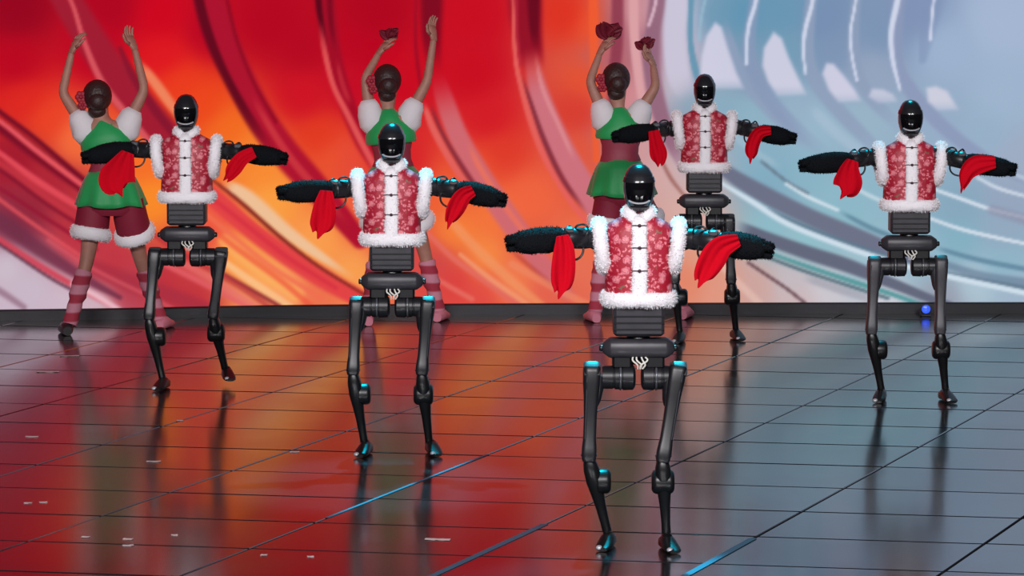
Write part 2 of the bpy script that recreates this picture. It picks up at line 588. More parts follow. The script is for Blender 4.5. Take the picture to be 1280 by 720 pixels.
def stroke(pts, color, alpha=1.0, sl=0.5, sr=0.5, fade=(0.0, 0.0)):
    """band of colour along a curve: pts = (x, y, halfwidth); sl / sr soften the band's two sides"""
    P = np.array(spline(pts, 5))
    P[:, 2] = np.maximum(P[:, 2] * 1.12, 2.4)
    sl, sr, alpha = sl * .75, sr * .75, min(1.0, alpha * 1.15)
    wmax = P[:, 2].max() + 3
    x0, x1 = P[:, 0].min() - wmax, P[:, 0].max() + wmax
    y0, y1 = P[:, 1].min() - wmax, P[:, 1].max() + wmax
    mk = (PX > x0) & (PX < x1) & (PY > y0) & (PY < y1)
    if not mk.any():
        return
    qx, qy = PX[mk], PY[mk]
    best = np.full(qx.shape, 1e9); val = np.zeros(qx.shape); tt = np.zeros(qx.shape)
    n = len(P) - 1
    for i in range(n):
        a, b = P[i], P[i + 1]
        ex, ey = b[0] - a[0], b[1] - a[1]
        ll = ex * ex + ey * ey + 1e-9
        tr = ((qx - a[0]) * ex + (qy - a[1]) * ey) / ll
        t = np.clip(tr, 0, 1)
        dx, dy = qx - (a[0] + t * ex), qy - (a[1] + t * ey)
        d = np.hypot(dx, dy)
        w = a[2] + t * (b[2] - a[2])
        sgn = np.sign(ex * (qy - a[1]) - ey * (qx - a[0]))
        m = d < best
        best[m] = d[m]
        val[m] = (sgn * d / np.maximum(w, 0.3))[m]
        tt[m] = ((i + t) / n)[m]
    # sgn > 0: right-hand side when walking along the curve in image space (y down)
    al = np.where(val >= 0, sstep((1 - val) / max(sr, .4)), sstep((1 + val) / max(sl, .4)))
    al = al * (np.abs(val) < 1)
    if fade[0]:
        al *= sstep(tt / fade[0])
    if fade[1]:
        al *= sstep((1 - tt) / fade[1])
    al *= alpha
    IMG[mk] = IMG[mk] * (1 - al[:, None]) + np.array(color, float) * al[:, None]


S = stroke
# lower left: pink and wine streaks over the white corner
S([(-120, 150, 8), (0, 205, 8), (60, 248, 8), (130, 300, 6)], (196, 52, 64), .7, 1, 1, (0, .3))
S([(-60, 120, 9), (0, 158, 10), (50, 196, 10), (110, 240, 8), (150, 268, 4)], (120, 10, 36), .85, .6, 1, (0, .2))
S([(-40, 108, 4), (0, 140, 4), (40, 170, 4), (90, 212, 4), (110, 228, 3)], (110, 8, 34), .8, .8, .8)
S([(-40, 128, 3), (0, 152, 3.5), (45, 188, 4), (95, 226, 4), (130, 252, 3)], (228, 84, 92), .9, .5, .8)
S([(-40, 165, 4), (0, 192, 4), (40, 222, 5), (80, 248, 5), (115, 268, 4)], (222, 72, 84), .9, .5, .9)
S([(-20, 235, 3), (0, 250, 3), (50, 286, 3), (110, 326, 2)], (226, 84, 92), .7, .6, .9)
S([(-60, 250, 14), (0, 276, 14), (50, 312, 13), (110, 350, 8), (150, 372, 4)], (112, 46, 70), .75, 1, .9)
S([(-60, 262, 5), (0, 300, 5), (60, 338, 5), (110, 366, 4), (150, 388, 3)], (206, 66, 84), .8, .9, .4)
S([(-60, 268, 2), (0, 306, 2), (60, 346, 2), (100, 368, 2)], (90, 46, 66), .8, .6, .8)
S([(-40, 340, 6), (0, 364, 6), (30, 384, 5)], (140, 100, 120), .6, 1, 1)
S([(90, 355, 3), (120, 370, 4), (150, 388, 4)], (236, 190, 200), .8, .7, .7)
S([(110, 332, 14), (160, 352, 16), (220, 372, 14), (270, 390, 10)], (168, 46, 64), .7, 1, 1)
S([(150, 300, 5), (190, 322, 5), (250, 352, 5), (310, 384, 4)], (226, 96, 104), .7, .9, .9, (.2, 0))
S([(230, 330, 6), (270, 352, 7), (320, 384, 7)], (228, 110, 112), .6, .9, .9)
# the wine band behind the dancer and its long tail
S([(60, -40, 20), (108, 40, 22), (150, 104, 24), (190, 150, 24), (232, 190, 18)], (160, 26, 48), .9, .6, .3)
S([(150, 60, 3), (165, 92, 6), (190, 132, 7), (215, 165, 6), (240, 195, 4)], (128, 18, 44), .7, .8, .8)
S([(60, -40, 2), (88, 0, 3), (106, 55, 4), (128, 104, 5), (160, 145, 5), (192, 183, 5), (225, 215, 4)], (214, 84, 92), .85, .6, .8)
S([(165, 70, 5), (188, 96, 8), (212, 128, 8), (232, 155, 5)], (238, 136, 96), .8, .9, .8, (.3, .1))
S([(215, 200, 14), (270, 250, 13), (330, 300, 13), (400, 346, 14), (470, 384, 12)], (226, 66, 68), .9, .5, .6)
S([(240, 228, 3), (300, 275, 4), (360, 322, 4), (420, 360, 3)], (214, 50, 64), .8, .8, .8)
S([(275, 226, 6), (310, 246, 11), (360, 290, 10), (410, 326, 6), (450, 352, 3)], (238, 190, 148), .9, .9, .7, (.15, .3))
S([(262, 222, 2), (300, 252, 3), (350, 296, 3), (400, 334, 2.5), (455, 368, 2)], (134, 40, 34), .9, .7, .7)
S([(280, 300, 10), (320, 332, 14), (370, 368, 14)], (250, 176, 96), .7, 1, 1)
S([(284, 330, 5), (312, 350, 6), (345, 372, 6), (370, 388, 5)], (250, 196, 140), .7, .8, .8)
S([(270, 336, 2), (300, 354, 3), (345, 380, 3), (360, 390, 3)], (150, 52, 54), .85, .7, .7)
S([(-60, 205, 3), (0, 236, 3), (50, 268, 3), (120, 312, 3)], (146, 20, 48), .7, .7, .7)
S([(-60, 175, 3), (0, 212, 3), (60, 256, 3), (130, 300, 3)], (120, 14, 40), .6, .7, .7)
S([(180, 285, 4), (230, 318, 5), (290, 352, 5), (340, 386, 4)], (176, 46, 60), .6, .8, .8)
S([(60, 300, 3), (120, 338, 3), (190, 372, 3), (220, 388, 3)], (214, 88, 100), .6, .8, .8)
S([(225, 240, 3), (280, 286, 4), (340, 334, 4), (400, 372, 4)], (240, 110, 80), .7, .8, .8)
S([(235, 262, 4), (290, 306, 5), (350, 350, 5), (390, 384, 5)], (236, 84, 60), .6, .9, .9)
# second wine band
S([(252, -60, 22), (262, 0, 22), (288, 70, 20), (322, 140, 20), (356, 190, 20), (400, 240, 18), (450, 300, 12)], (172, 14, 44), .85, .5, .5)
S([(240, -60, 6), (248, 0, 8), (262, 50, 8), (284, 100, 7), (318, 160, 8), (345, 196, 7)], (92, 2, 26), .8, .6, 1, (0, .35))
S([(284, 0, 3), (296, 50, 3), (318, 105, 3), (345, 152, 3)], (138, 4, 30), .7, .8, .8)
S([(310, 110, 4), (332, 150, 5), (362, 196, 6), (395, 235, 6), (440, 285, 4)], (206, 56, 62), .7, .8, .8, (.3, .2))
# third band
S([(404, -60, 14), (406, 0, 15), (414, 60, 13), (430, 120, 12), (454, 178, 12), (486, 230, 8)], (158, 8, 36), .8, .6, .8)
S([(396, -60, 4), (398, 0, 5), (402, 30, 4), (410, 70, 3)], (84, 0, 22), .8, .8, .8, (0, .4))
S([(412, -40, 4), (413, 20, 4), (420, 70, 3)], (110, 0, 26), .6, .8, .8, (0, .4))
S([(400, 20, 2), (404, 55, 4), (416, 105, 4), (434, 142, 4.5), (452, 178, 5), (474, 218, 5)], (222, 82, 82), .9, .7, .7, (.3, 0))
S([(420, 70, 2), (428, 105, 4), (440, 135, 4)], (200, 50, 60), .6, .9, .9, (.3, .3))
# fourth band
S([(538, -60, 16), (540, 0, 17), (540, 50, 14), (545, 100, 10)], (122, 4, 30), .8, .8, .7, (0, .4))
S([(520, 0, 2), (520, 60, 3), (526, 110, 3)], (150, 8, 36), .7, .9, .9)
S([(545, 85, 8), (556, 125, 13), (574, 172, 14), (604, 226, 16), (645, 286, 16), (690, 345, 12), (720, 380, 8)], (206, 104, 112), .85, .6, .5, (.3, .1))
S([(528, 125, 3), (542, 162, 5), (566, 205, 5), (590, 240, 5)], (226, 96, 90), .9, .6, .6, (.15, 0))
S([(536, 125, 2), (552, 165, 3), (580, 212, 4), (612, 258, 3)], (134, 42, 56), .8, .7, .7, (.2, .2))
S([(582, 172, 3), (600, 210, 4), (640, 270, 4), (690, 332, 4)], (232, 112, 92), .8, .7, .7, (.3, .2))
S([(550, 260, 7), (590, 305, 8), (640, 352, 8), (680, 384, 6)], (240, 150, 100), .6, .9, .9, (.2, 0))
S([(528, 285, 3), (565, 322, 4), (610, 354, 5), (650, 384, 5)], (226, 106, 92), .9, .5, .9)
S([(575, 318, 3), (615, 350, 4), (662, 382, 4)], (240, 148, 108), .8, .7, .7)
S([(630, 305, 3), (665, 335, 4), (700, 365, 4)], (176, 64, 62), .5, .9, .9, (.3, .2))
S([(540, 345, 3), (565, 360, 4), (590, 374, 4)], (232, 116, 104), .6, .8, .8)
# fifth band: dark at the top, mauve lower down
S([(655, -60, 24), (656, 0, 24), (660, 50, 20), (668, 95, 16)], (146, 12, 36), .85, .4, .7, (0, .3))
S([(666, -60, 10), (667, 0, 10), (668, 40, 7), (672, 70, 4)], (96, 2, 26), .7, .8, .8, (0, .4))
S([(645, -20, 3), (646, 40, 3), (650, 80, 3)], (186, 40, 60), .6, .9, .9)
S([(662, 55, 8), (672, 110, 13), (690, 160, 16), (714, 208, 17), (746, 258, 18), (790, 312, 16)], (204, 112, 124), .9, .5, .4, (.25, .1))
S([(640, -60, 1), (641, 0, 1.5), (644, 70, 3), (652, 110, 4), (665, 155, 5), (682, 198, 5), (712, 250, 4), (740, 285, 3)], (228, 96, 90), .85, .6, .6)
S([(650, 88, 2), (664, 130, 3), (680, 175, 4), (704, 225, 4), (738, 272, 3)], (128, 44, 60), .8, .7, .7, (.2, .2))
S([(668, 60, 2), (678, 110, 3), (700, 160, 3), (720, 205, 3)], (222, 140, 144), .7, .7, .7, (.3, .2))
S([(640, 330, 6), (690, 358, 6), (740, 384, 6)], (236, 136, 100), .6, .9, .9)
# where red turns to blue
S([(742, -60, 7), (742, 0, 7), (743, 60, 7), (744, 120, 6), (746, 200, 5)], (242, 92, 46), .7, .8, .15)
S([(772, -60, 9), (772, 0, 9), (771, 60, 9), (766, 110, 8), (770, 170, 8), (790, 230, 7)], (142, 58, 78), .8, .7, .7, (0, .3))
S([(793, -60, 7), (792, 0, 7), (794, 60, 7), (802, 110, 8), (812, 160, 8), (830, 210, 6)], (218, 160, 164), .9, .6, .6, (0, .3))
S([(828, -60, 12), (822, 0, 12), (816, 40, 11), (814, 80, 12), (822, 130, 12), (840, 180, 9), (866, 230, 6)], (146, 100, 122), .8, .6, .6, (0, .2))
S([(824, -20, 2), (818, 10, 2), (811, 32, 1.5)], (226, 190, 204), .8, .6, .6)
S([(846, -60, 15), (846, 0, 15), (843, 50, 16), (848, 95, 16), (862, 125, 10)], (202, 196, 216), .85, .5, .5, (0, .3))
S([(822, 190, 2), (838, 222, 3), (858, 248, 2)], (148, 92, 86), .7, .8, .8)
S([(866, -60, 4), (864, 0, 4), (863, 50, 4), (870, 90, 5), (884, 130, 4)], (104, 150, 176), .9, .5, .5)
S([(884, -10, 1.5), (877, 20, 2), (874, 50, 1.5)], (150, 186, 206), .7, .7, .7)
# blue sweeps and pale drops
def drop(pts, base_y, color=(208, 206, 226)):
    """pale drop shape with soft rim, cut by a level base"""
    P = np.array(pts, float)
    mk = (PX > P[:, 0].min() - 6) & (PX < P[:, 0].max() + 6) & (PY > P[:, 1].min() - 6) & (PY < base_y + 3)
    qx, qy = PX[mk], PY[mk]
    inside = np.zeros(qx.shape, bool); dist = np.full(qx.shape, 1e9)
    for i in range(len(P)):
        a, b = P[i], P[(i + 1) % len(P)]
        cond = ((a[1] > qy) != (b[1] > qy)) & (qx < (b[0] - a[0]) * (qy - a[1]) / (b[1] - a[1] + 1e-9) + a[0])
        inside ^= cond
        ex, ey = b - a
        t = np.clip(((qx - a[0]) * ex + (qy - a[1]) * ey) / (ex * ex + ey * ey + 1e-9), 0, 1)
        dist = np.minimum(dist, np.hypot(qx - a[0] - t * ex, qy - a[1] - t * ey))
    sd = np.where(inside, dist, -dist)
    al = sstep((sd + 3) / 6) * .95 * (1 - .55 * sstep((qy - base_y + 14) / 18))
    IMG[mk] = IMG[mk] * (1 - al[:, None]) + np.array(color, float) * al[:, None]


gb = (142, 158, 186)
S([(905, 20, 3), (912, 55, 8), (928, 95, 10), (955, 130, 10), (990, 165, 9), (1030, 200, 7)], gb, .75, .5, .8, (.2, .3))
S([(950, -40, 8), (942, 10, 8), (936, 60, 10), (944, 95, 11), (965, 128, 11), (1000, 165, 10), (1050, 205, 8)], (136, 152, 184), .7, .7, .7, (0, .3))
S([(1020, -40, 8), (1012, 20, 9), (1010, 70, 10), (1022, 105, 11), (1050, 140, 11), (1090, 180, 9), (1120, 205, 6)], gb, .75, .7, .7, (0, .3))
S([(1076, -40, 7), (1068, 20, 8), (1068, 75, 10), (1080, 110, 10), (1105, 140, 9), (1140, 170, 8)], gb, .7, .7, .7, (0, .3))
S([(1130, -40, 9), (1122, 20, 9), (1122, 80, 10), (1138, 112, 11), (1165, 145, 11), (1205, 180, 10), (1260, 215, 8), (1320, 240, 6)], (140, 152, 184), .75, .7, .7, (0, .2))
S([(1178, -40, 12), (1166, 10, 14), (1158, 50, 10), (1154, 75, 6)], (128, 146, 182), .5, 1, .3)
for hl in ([(950, -30, 2), (944, 5, 3), (936, 32, 3), (933, 60, 2), (933, 80, 1)], [(1020, -30, 2), (1015, 5, 3), (1007, 35, 3.2), (1004, 62, 2.5), (1007, 92, 1)],
           [(1072, -30, 1.5), (1069, 5, 2), (1063, 40, 2.2), (1065, 70, 2), (1071, 100, 1)], [(1128, -30, 3), (1121, 5, 4.5), (1114, 40, 4), (1116, 75, 3.5), (1125, 112, 2)],
           [(1172, -30, 1.5), (1166, 10, 1.5), (1163, 50, 1.5)]):
    S(hl, (208, 214, 234), .85, .7, .7)
drop([(894, 28), (902, 34), (909, 58), (920, 90), (930, 111), (878, 111), (875, 95), (877, 70), (883, 45)], 111)
drop([(967, 40), (977, 48), (986, 72), (998, 98), (1008, 118), (972, 120), (960, 102), (953, 82), (955, 60)], 119)
drop([(1033, 79), (1042, 80), (1055, 95), (1068, 112), (1076, 126), (1048, 128), (1036, 112), (1028, 92)], 128)
drop([(1090, 111), (1104, 112), (1116, 118), (1122, 127), (1098, 129), (1086, 121)], 129, (198, 200, 220))
drop([(1158, 110), (1170, 108), (1184, 114), (1198, 137), (1172, 138), (1160, 127)], 138, (206, 206, 222))
# lower blue bands
S([(870, 180, 6), (905, 212, 9), (950, 240, 12), (1010, 270, 12), (1070, 295, 12), (1130, 318, 9), (1180, 332, 7)], (108, 112, 134), .85, .6, .5, (.15, .1))
S([(960, 262, 2), (1010, 285, 3), (1070, 308, 4), (1130, 328, 4), (1180, 342, 4), (1290, 362, 4)], (92, 116, 136), .8, .7, .7)
S([(900, 228, 2), (940, 252, 4), (985, 280, 4), (1050, 306, 4), (1110, 326, 4), (1170, 342, 4), (1290, 368, 4)], (206, 222, 234), .95, .6, .7)
S([(1180, 330, 6), (1230, 345, 7), (1300, 356, 8)], (104, 126, 150), .6, .9, .9)
S([(915, 278, 6), (960, 298, 9), (1010, 316, 10), (1060, 332, 10), (1110, 352, 8), (1160, 372, 6), (1200, 386, 5)], (98, 102, 122), .85, .6, .5, (.1, 0))
S([(950, 312, 2), (1000, 330, 3), (1060, 350, 3.5), (1110, 366, 3.5), (1160, 384, 3)], (88, 152, 156), .95, .6, .6)
S([(950, 318, 2), (1000, 337, 2.5), (1060, 357, 2.5), (1110, 373, 2.5)], (62, 92, 104), .7, .7, .7)
S([(935, 328, 1.5), (960, 345, 1.8), (985, 362, 1.8), (1010, 382, 1.8)], (96, 66, 74), .8, .6, .6)
S([(1000, 345, 6), (1050, 362, 7), (1100, 378, 6)], (160, 160, 172), .6, .9, .9, (.2, .2))
S([(880, 300, 5), (910, 340, 6), (950, 380, 6)], (232, 196, 182), .5, .9, .9)
S([(952, 202, 1), (985, 228, 1.5), (1010, 242, 1)], (98, 112, 128), .7, .6, .6)
S([(983, 230, 1.5), (1010, 246, 2.5), (1048, 263, 2)], (210, 224, 234), .9, .6, .6)
S([(1045, 262, 3), (1100, 290, 4), (1160, 308, 3)], (90, 128, 150), .7, .8, .8, (.2, .2))
S([(1060, 230, 2), (1090, 246, 3), (1120, 258, 2)], (206, 220, 230), .7, .8, .8)
S([(1160, 234, 2), (1200, 248, 2.5), (1240, 262, 2.5), (1290, 274, 2)], (212, 222, 234), .9, .6, .6)
S([(1160, 272, 2), (1200, 286, 2.5), (1250, 298, 2.5), (1300, 308, 2)], (212, 222, 234), .9, .6, .6)
S([(1222, 222, 2), (1250, 236, 2.5), (1300, 250, 2)], (208, 218, 232), .8, .6, .6)
S([(1258, 214, 2), (1300, 230, 4)], (190, 206, 222), .7, .8, .8)
S([(1165, 308, 3), (1220, 324, 4), (1300, 340, 4)], (92, 130, 154), .7, .8, .8, (.2, 0))
S([(1240, 262, 8), (1300, 280, 10)], (140, 144, 168), .6, 1, 1)
S([(1010, 130, 8), (1050, 170, 9), (1100, 205, 8)], (172, 192, 212), .5, 1, 1, (.2, .2))
S([(900, 150, 5), (930, 180, 6), (980, 212, 5)], (164, 190, 206), .5, 1, 1, (.2, .2))

me = bpy.data.meshes.new('wall_back')
nz_, nx_ = PX.shape
nv = nz_ * nx_
co = np.stack([GX, GY, GZ], -1).reshape(-1, 3).astype(np.float32)
ii = np.arange(nv).reshape(nz_, nx_)
quads = np.stack([ii[:-1, :-1], ii[:-1, 1:], ii[1:, 1:], ii[1:, :-1]], -1).reshape(-1, 4)
nf = len(quads)
me.vertices.add(nv); me.vertices.foreach_set('co', co.ravel())
me.loops.add(nf * 4); me.loops.foreach_set('vertex_index', quads.ravel().astype(np.int32))
me.polygons.add(nf)
me.polygons.foreach_set('loop_start', np.arange(0, nf * 4, 4, dtype=np.int32))
me.update(calc_edges=True)
ca = me.color_attributes.new('screen', 'FLOAT_COLOR', 'POINT')
for _ in range(1):
    Pd = np.pad(IMG, ((1, 1), (1, 1), (0, 0)), mode='edge')
    IMG = (Pd[1:-1, 1:-1] * 2 + Pd[:-2, 1:-1] + Pd[2:, 1:-1] + Pd[1:-1, :-2] + Pd[1:-1, 2:]) / 6
lin = s2l(np.clip(IMG, 0, 255)).reshape(-1, 3)
ca.data.foreach_set('color', np.concatenate([lin, np.ones((nv, 1))], 1).astype(np.float32).ravel())
sm = bpy.data.materials.new('led_screen')
sm.use_nodes = True
nt = sm.node_tree
b = nt.nodes['Principled BSDF']
b.inputs['Base Color'].default_value = (0.004, 0.004, 0.004, 1)
b.inputs['Roughness'].default_value = 0.6
b.inputs['Specular IOR Level'].default_value = 0.0
at = nt.nodes.new('ShaderNodeAttribute'); at.attribute_name = 'screen'
nt.links.new(at.outputs['Color'], b.inputs['Emission Color'])
b.inputs['Emission Strength'].default_value = 1.0
wall = link('wall_back', me, sm)
wall['kind'] = 'structure'

# black plinth under the screen
mb = MB()
n = 60
xs = np.linspace(-6.4, 6.4, n)
ys = np.interp(xs, XS, gy)
for x, y in zip(xs, ys):
    for (dy, z) in ((-0.05, -0.02), (-0.05, ZB - 0.008), (-0.042, ZB), (0.25, ZB), (0.25, -0.02)):
        mb.v.append(Vector((x, y + dy, z)))
for i in range(n - 1):
    for k in range(5):
        k2 = (k + 1) % 5
        mb.f.append((i * 5 + k, i * 5 + k2, (i + 1) * 5 + k2, (i + 1) * 5 + k))
pl = mb.build('trim_1', 'plinth', None, False)
pl['kind'] = 'structure'
bm = bmesh.new(); bm.from_mesh(pl.data); bmesh.ops.recalc_face_normals(bm, faces=bm.faces); bm.to_mesh(pl.data); bm.free()

# ------------------------------------------------------------------ robots
CACHE = {}


def cached(key, builder, m, smooth=True, sharp=40):
    if key not in CACHE:
        b_ = MB(); builder(b_)
        me_ = b_.mesh(key, smooth)
        me_.materials.append(M[m])
        if smooth and sharp:
            me_.set_sharp_from_angle(angle=math.radians(sharp))
        CACHE[key] = me_
    return CACHE[key]


def part(name, key, builder, m, parent, loc=None, smooth=True, sharp=40):
    o = bpy.data.objects.new(name, cached(key, builder, m, smooth, sharp))
    col.objects.link(o)
    o.parent = parent
    if loc is not None:
        o.location = loc
    return o


HT = 1.785   # top of the helmet
HEADP = [(0, .004, .004), (.006, .030, .036), (.02, .047, .058), (.045, .062, .078), (.075, .070, .090), (.105, .0725, .094), (.135, .071, .092),
         (.16, .066, .086), (.185, .057, .076), (.205, .046, .064), (.222, .033, .048), (.232, .018, .03)]


def head_hw(t):
    ts = [p[0] for p in HEADP]
    return float(np.interp(t, ts, [p[1] for p in HEADP])), float(np.interp(t, ts, [p[2] for p in HEADP]))


def head_pt(t, ang, k=1.0):
    """point on the helmet, ang = 0 straight ahead (-Y)"""
    a, b_ = head_hw(t)
    e = 2 / 2.3
    return Vector((a * k * sgnpow(math.sin(ang), e), -b_ * k * sgnpow(math.cos(ang), e), HT - t))


def head_patch(b_, t0, t1, a0f, a1f, k0, k1, nt_=10, na=16):
    """thick curved plate on the helmet between t0..t1; a0f(t), a1f(t) give its angular limits"""
    i0 = len(b_.v)
    for k in (k1, k0):
        for i in range(nt_ + 1):
            t = t0 + (t1 - t0) * i / nt_
            for j in range(na + 1):
                an = a0f(t) + (a1f(t) - a0f(t)) * j / na
                b_.v.append(head_pt(t, an, k))
    W = na + 1
    K = (nt_ + 1) * W
    for i in range(nt_):
        for j in range(na):
            q = i0 + i * W + j
            b_.f.append((q, q + W, q + W + 1, q + 1))
            b_.f.append((q + K, q + 1 + K, q + W + 1 + K, q + W + K))
    for i in range(nt_):
        for j in (0, na):
            q = i0 + i * W + j
            b_.f.append((q, q + W, q + W + K, q + K) if j else (q, q + K, q + W + K, q + W))
    for j in range(na):
        for i in (0, nt_):
            q = i0 + i * W + j
            b_.f.append((q, q + 1, q + 1 + K, q + K) if not i else (q, q + K, q + 1 + K, q + 1))


def b_head(b_):
    path = [(0, 0, HT - p[0]) for p in HEADP]
    b_.loft(path, [(p[1] * 1.0, p[2] * 1.0) for p in HEADP], 28, 2.3, (1, 0, 0), True, False, [(0, 0, -1)] * len(path))


def b_visor(b_):
    head_patch(b_, .080, .172, lambda t: -1.02 + (t - .08) * 2.2, lambda t: 1.02 - (t - .08) * 2.2, .98, 1.035)


def b_brow(b_):
    head_patch(b_, .058, .082, lambda t: -1.5, lambda t: 1.5, .98, 1.06, 4, 22)


def b_rimL(b_):
    head_patch(b_, .082, .195, lambda t: -1.28 + (t - .08) * 3.0, lambda t: -1.08 + (t - .08) * 2.2, .98, 1.05, 10, 3)


def b_rimR(b_):
    head_patch(b_, .082, .195, lambda t: 1.08 - (t - .08) * 2.2, lambda t: 1.28 - (t - .08) * 3.0, .98, 1.05, 10, 3)


def b_chinlight(b_):
    # up-curved bright strip under the visor
    n_ = 12
    pts = []
    for i in range(n_ + 1):
        an = -0.70 + 1.40 * i / n_
        t = .176 - .012 * (abs(an) / .7) ** 2
        pts.append(head_pt(t, an, 1.06))
    b_.loft(pts, [(.0042, .0045)] * len(pts), 8, 2.0, (0, 0, 1))


def b_chin(b_):
    head_patch(b_, .196, .226, lambda t: -1.0, lambda t: 1.0, .98, 1.10, 4, 14)


VEST = [(1.135, .154, .113), (1.17, .157, .116), (1.22, .155, .115), (1.30, .152, .114), (1.37, .153, .112), (1.43, .157, .108), (1.475, .158, .10),
        (1.51, .140, .088), (1.535, .095, .072), (1.555, .058, .058)]


def vest_hw(z):
    zs = [p[0] for p in VEST]
    return float(np.interp(z, zs, [p[1] for p in VEST])), float(np.interp(z, zs, [p[2] for p in VEST]))


def b_vest(b_):
    b_.loft([(0, 0, p[0]) for p in VEST], [(p[1], p[2]) for p in VEST], 36, 2.6, (1, 0, 0), True, False, [(0, 0, 1)] * len(VEST))
    # soft wrinkles in the padded cloth
    for i, v in enumerate(b_.v):
        w = .004 * math.sin(v.z * 55 + v.x * 20) * math.sin(v.x * 31 + 1)
        b_.v[i] = Vector((v.x * (1 + w), v.y + math.copysign(w, v.y), v.z))


def fur(b_, path, secs, closed, count, ref=(0, 0, 1), n=14, length=.012):
    b_.loft(path, secs, n, 2.0, ref, True, closed, None, .09)
    b_.tufts(int(count * 2.4), length, .0024, .25)


def b_collar(b_):
    pts, secs = [], []
    for i in range(25):
        a = -math.pi / 2 + .10 + (2 * math.pi - .20) * i / 24
        front = max(0, -math.sin(a))
        pts.append((.060 * math.cos(a), .064 * math.sin(a) - .005, 1.562 - .035 * front ** 3))
        secs.append((.027, .021))
    fur(b_, pts, secs, False, 700)


def b_placket(b_):
    pts, secs = [], []
    for i in range(16):
        z = 1.15 + (1.545 - 1.15) * i / 15
        pts.append((.0, -vest_hw(z)[1] - .004, z))
        secs.append((.034, .016))
    fur(b_, pts, secs, False, 600, (1, 0, 0))


def b_hem(b_):
    pts = [(.153 * sgnpow(math.cos(a), .8), .114 * sgnpow(math.sin(a), .8), 1.168) for a in [2 * math.pi * i / 48 for i in range(48)]]
    fur(b_, pts, [(.033, .024)] * 48, True, 1500)


def b_armhole(sx):
    def f(b_):
        pts = []
        for i in range(36):
            a = 2 * math.pi * i / 36
            up = math.sin(a)
            pts.append((sx * (.174 - .016 * (up < 0) * abs(up) + .010 * max(up, 0)), .092 * math.cos(a), 1.408 + .104 * up))
        fur(b_, pts, [(.031, .030)] * 36, True, 1300, (1, 0, 0))
    return f


def b_button(b_):
    b_.ball((0, 0, 0), (.009, .008, .008), 10, 6)
    b_.loft([(-.036, .006, 0), (-.02, -.002, .002), (0, -.003, 0), (.02, -.002, .002), (.036, .006, 0)], [(.0019, .0019)] * 5, 6, 2, (0, 0, 1))


def b_waist(b_):
    b_.box((0, 0, 1.072), (.117, .085, .075), .014)


def b_groove(b_):
    b_.box((0, -.083, 0), (.112, .005, .004), .0015)


def b_waist_joint(b_):
    b_.lathe((0, 0, .985), (0, 0, 1.01), [(0, .055), (1, .05)], 20)


def b_pelvis(b_):
    xs_ = [-.165, -.158, -.135, -.125, .125, .135, .158, .165]
    ss = [(.020, .026), (.028, .036), (.044, .062), (.047, .066), (.047, .066), (.044, .062), (.028, .036), (.020, .026)]
    b_.loft([(x, 0, .938) for x in xs_], ss, 18, 3.0, (0, 0, 1), True, False, [(1, 0, 0)] * 8)


def b_knob(b_):
    b_.lathe((-.012, 0, 0), (.012, 0, 0), [(0, .011), (.2, .015), (.8, .015), (1, .011)], 14)


def b_pelvis_block(b_):
    b_.box((-.075, .02, .878), (.045, .06, .035), .01)
    b_.box((.075, .02, .878), (.045, .06, .035), .01)
    b_.box((0, .05, .885), (.10, .03, .03), .008)


def b_wire(b_):
    for k in range(4):
        x0_, x1_ = (-.026, .012, -.01, .03)[k], (-.006, .030, .012, .012)[k]
        pts = spline([(x0_, -.045, .90), (x0_ * 1.2 + .004, -.062, .885), (x1_, -.06, .865), (x1_ * .6, -.05, .845)], 4)
        b_.loft([tuple(p) for p in pts], [(.0042, .0042)] * len(pts), 6, 2, (1, 0, 0))


def b_hip(sx):
    def f(b_):
        b_.lathe((sx * .012, 0, .80), (sx * .165, 0, .80), [(0, .030), (.02, .046), (.08, .058), (.38, .060), (.40, .055), (.43, .055), (.45, .057), (.62, .056), (.64, .051), (.67, .051), (.69, .054), (1, .053)], 24)
    return f


def b_hipring(sx):
    def f(b_):
        b_.lathe((sx * .078, 0, .80), (sx * .086, 0, .80), [(0, .0595), (.2, .0605), (.8, .0605), (1, .0595)], 24)
    return f


def arm_lathe(a, c, prof):
    b_ = MB(); b_.lathe(a, c, prof, 20, (0, 0, 1)); return b_


def limb_pts(a, c, ts):
    a, c = Vector(a), Vector(c)
    return [a.lerp(c, t) for t in ts]


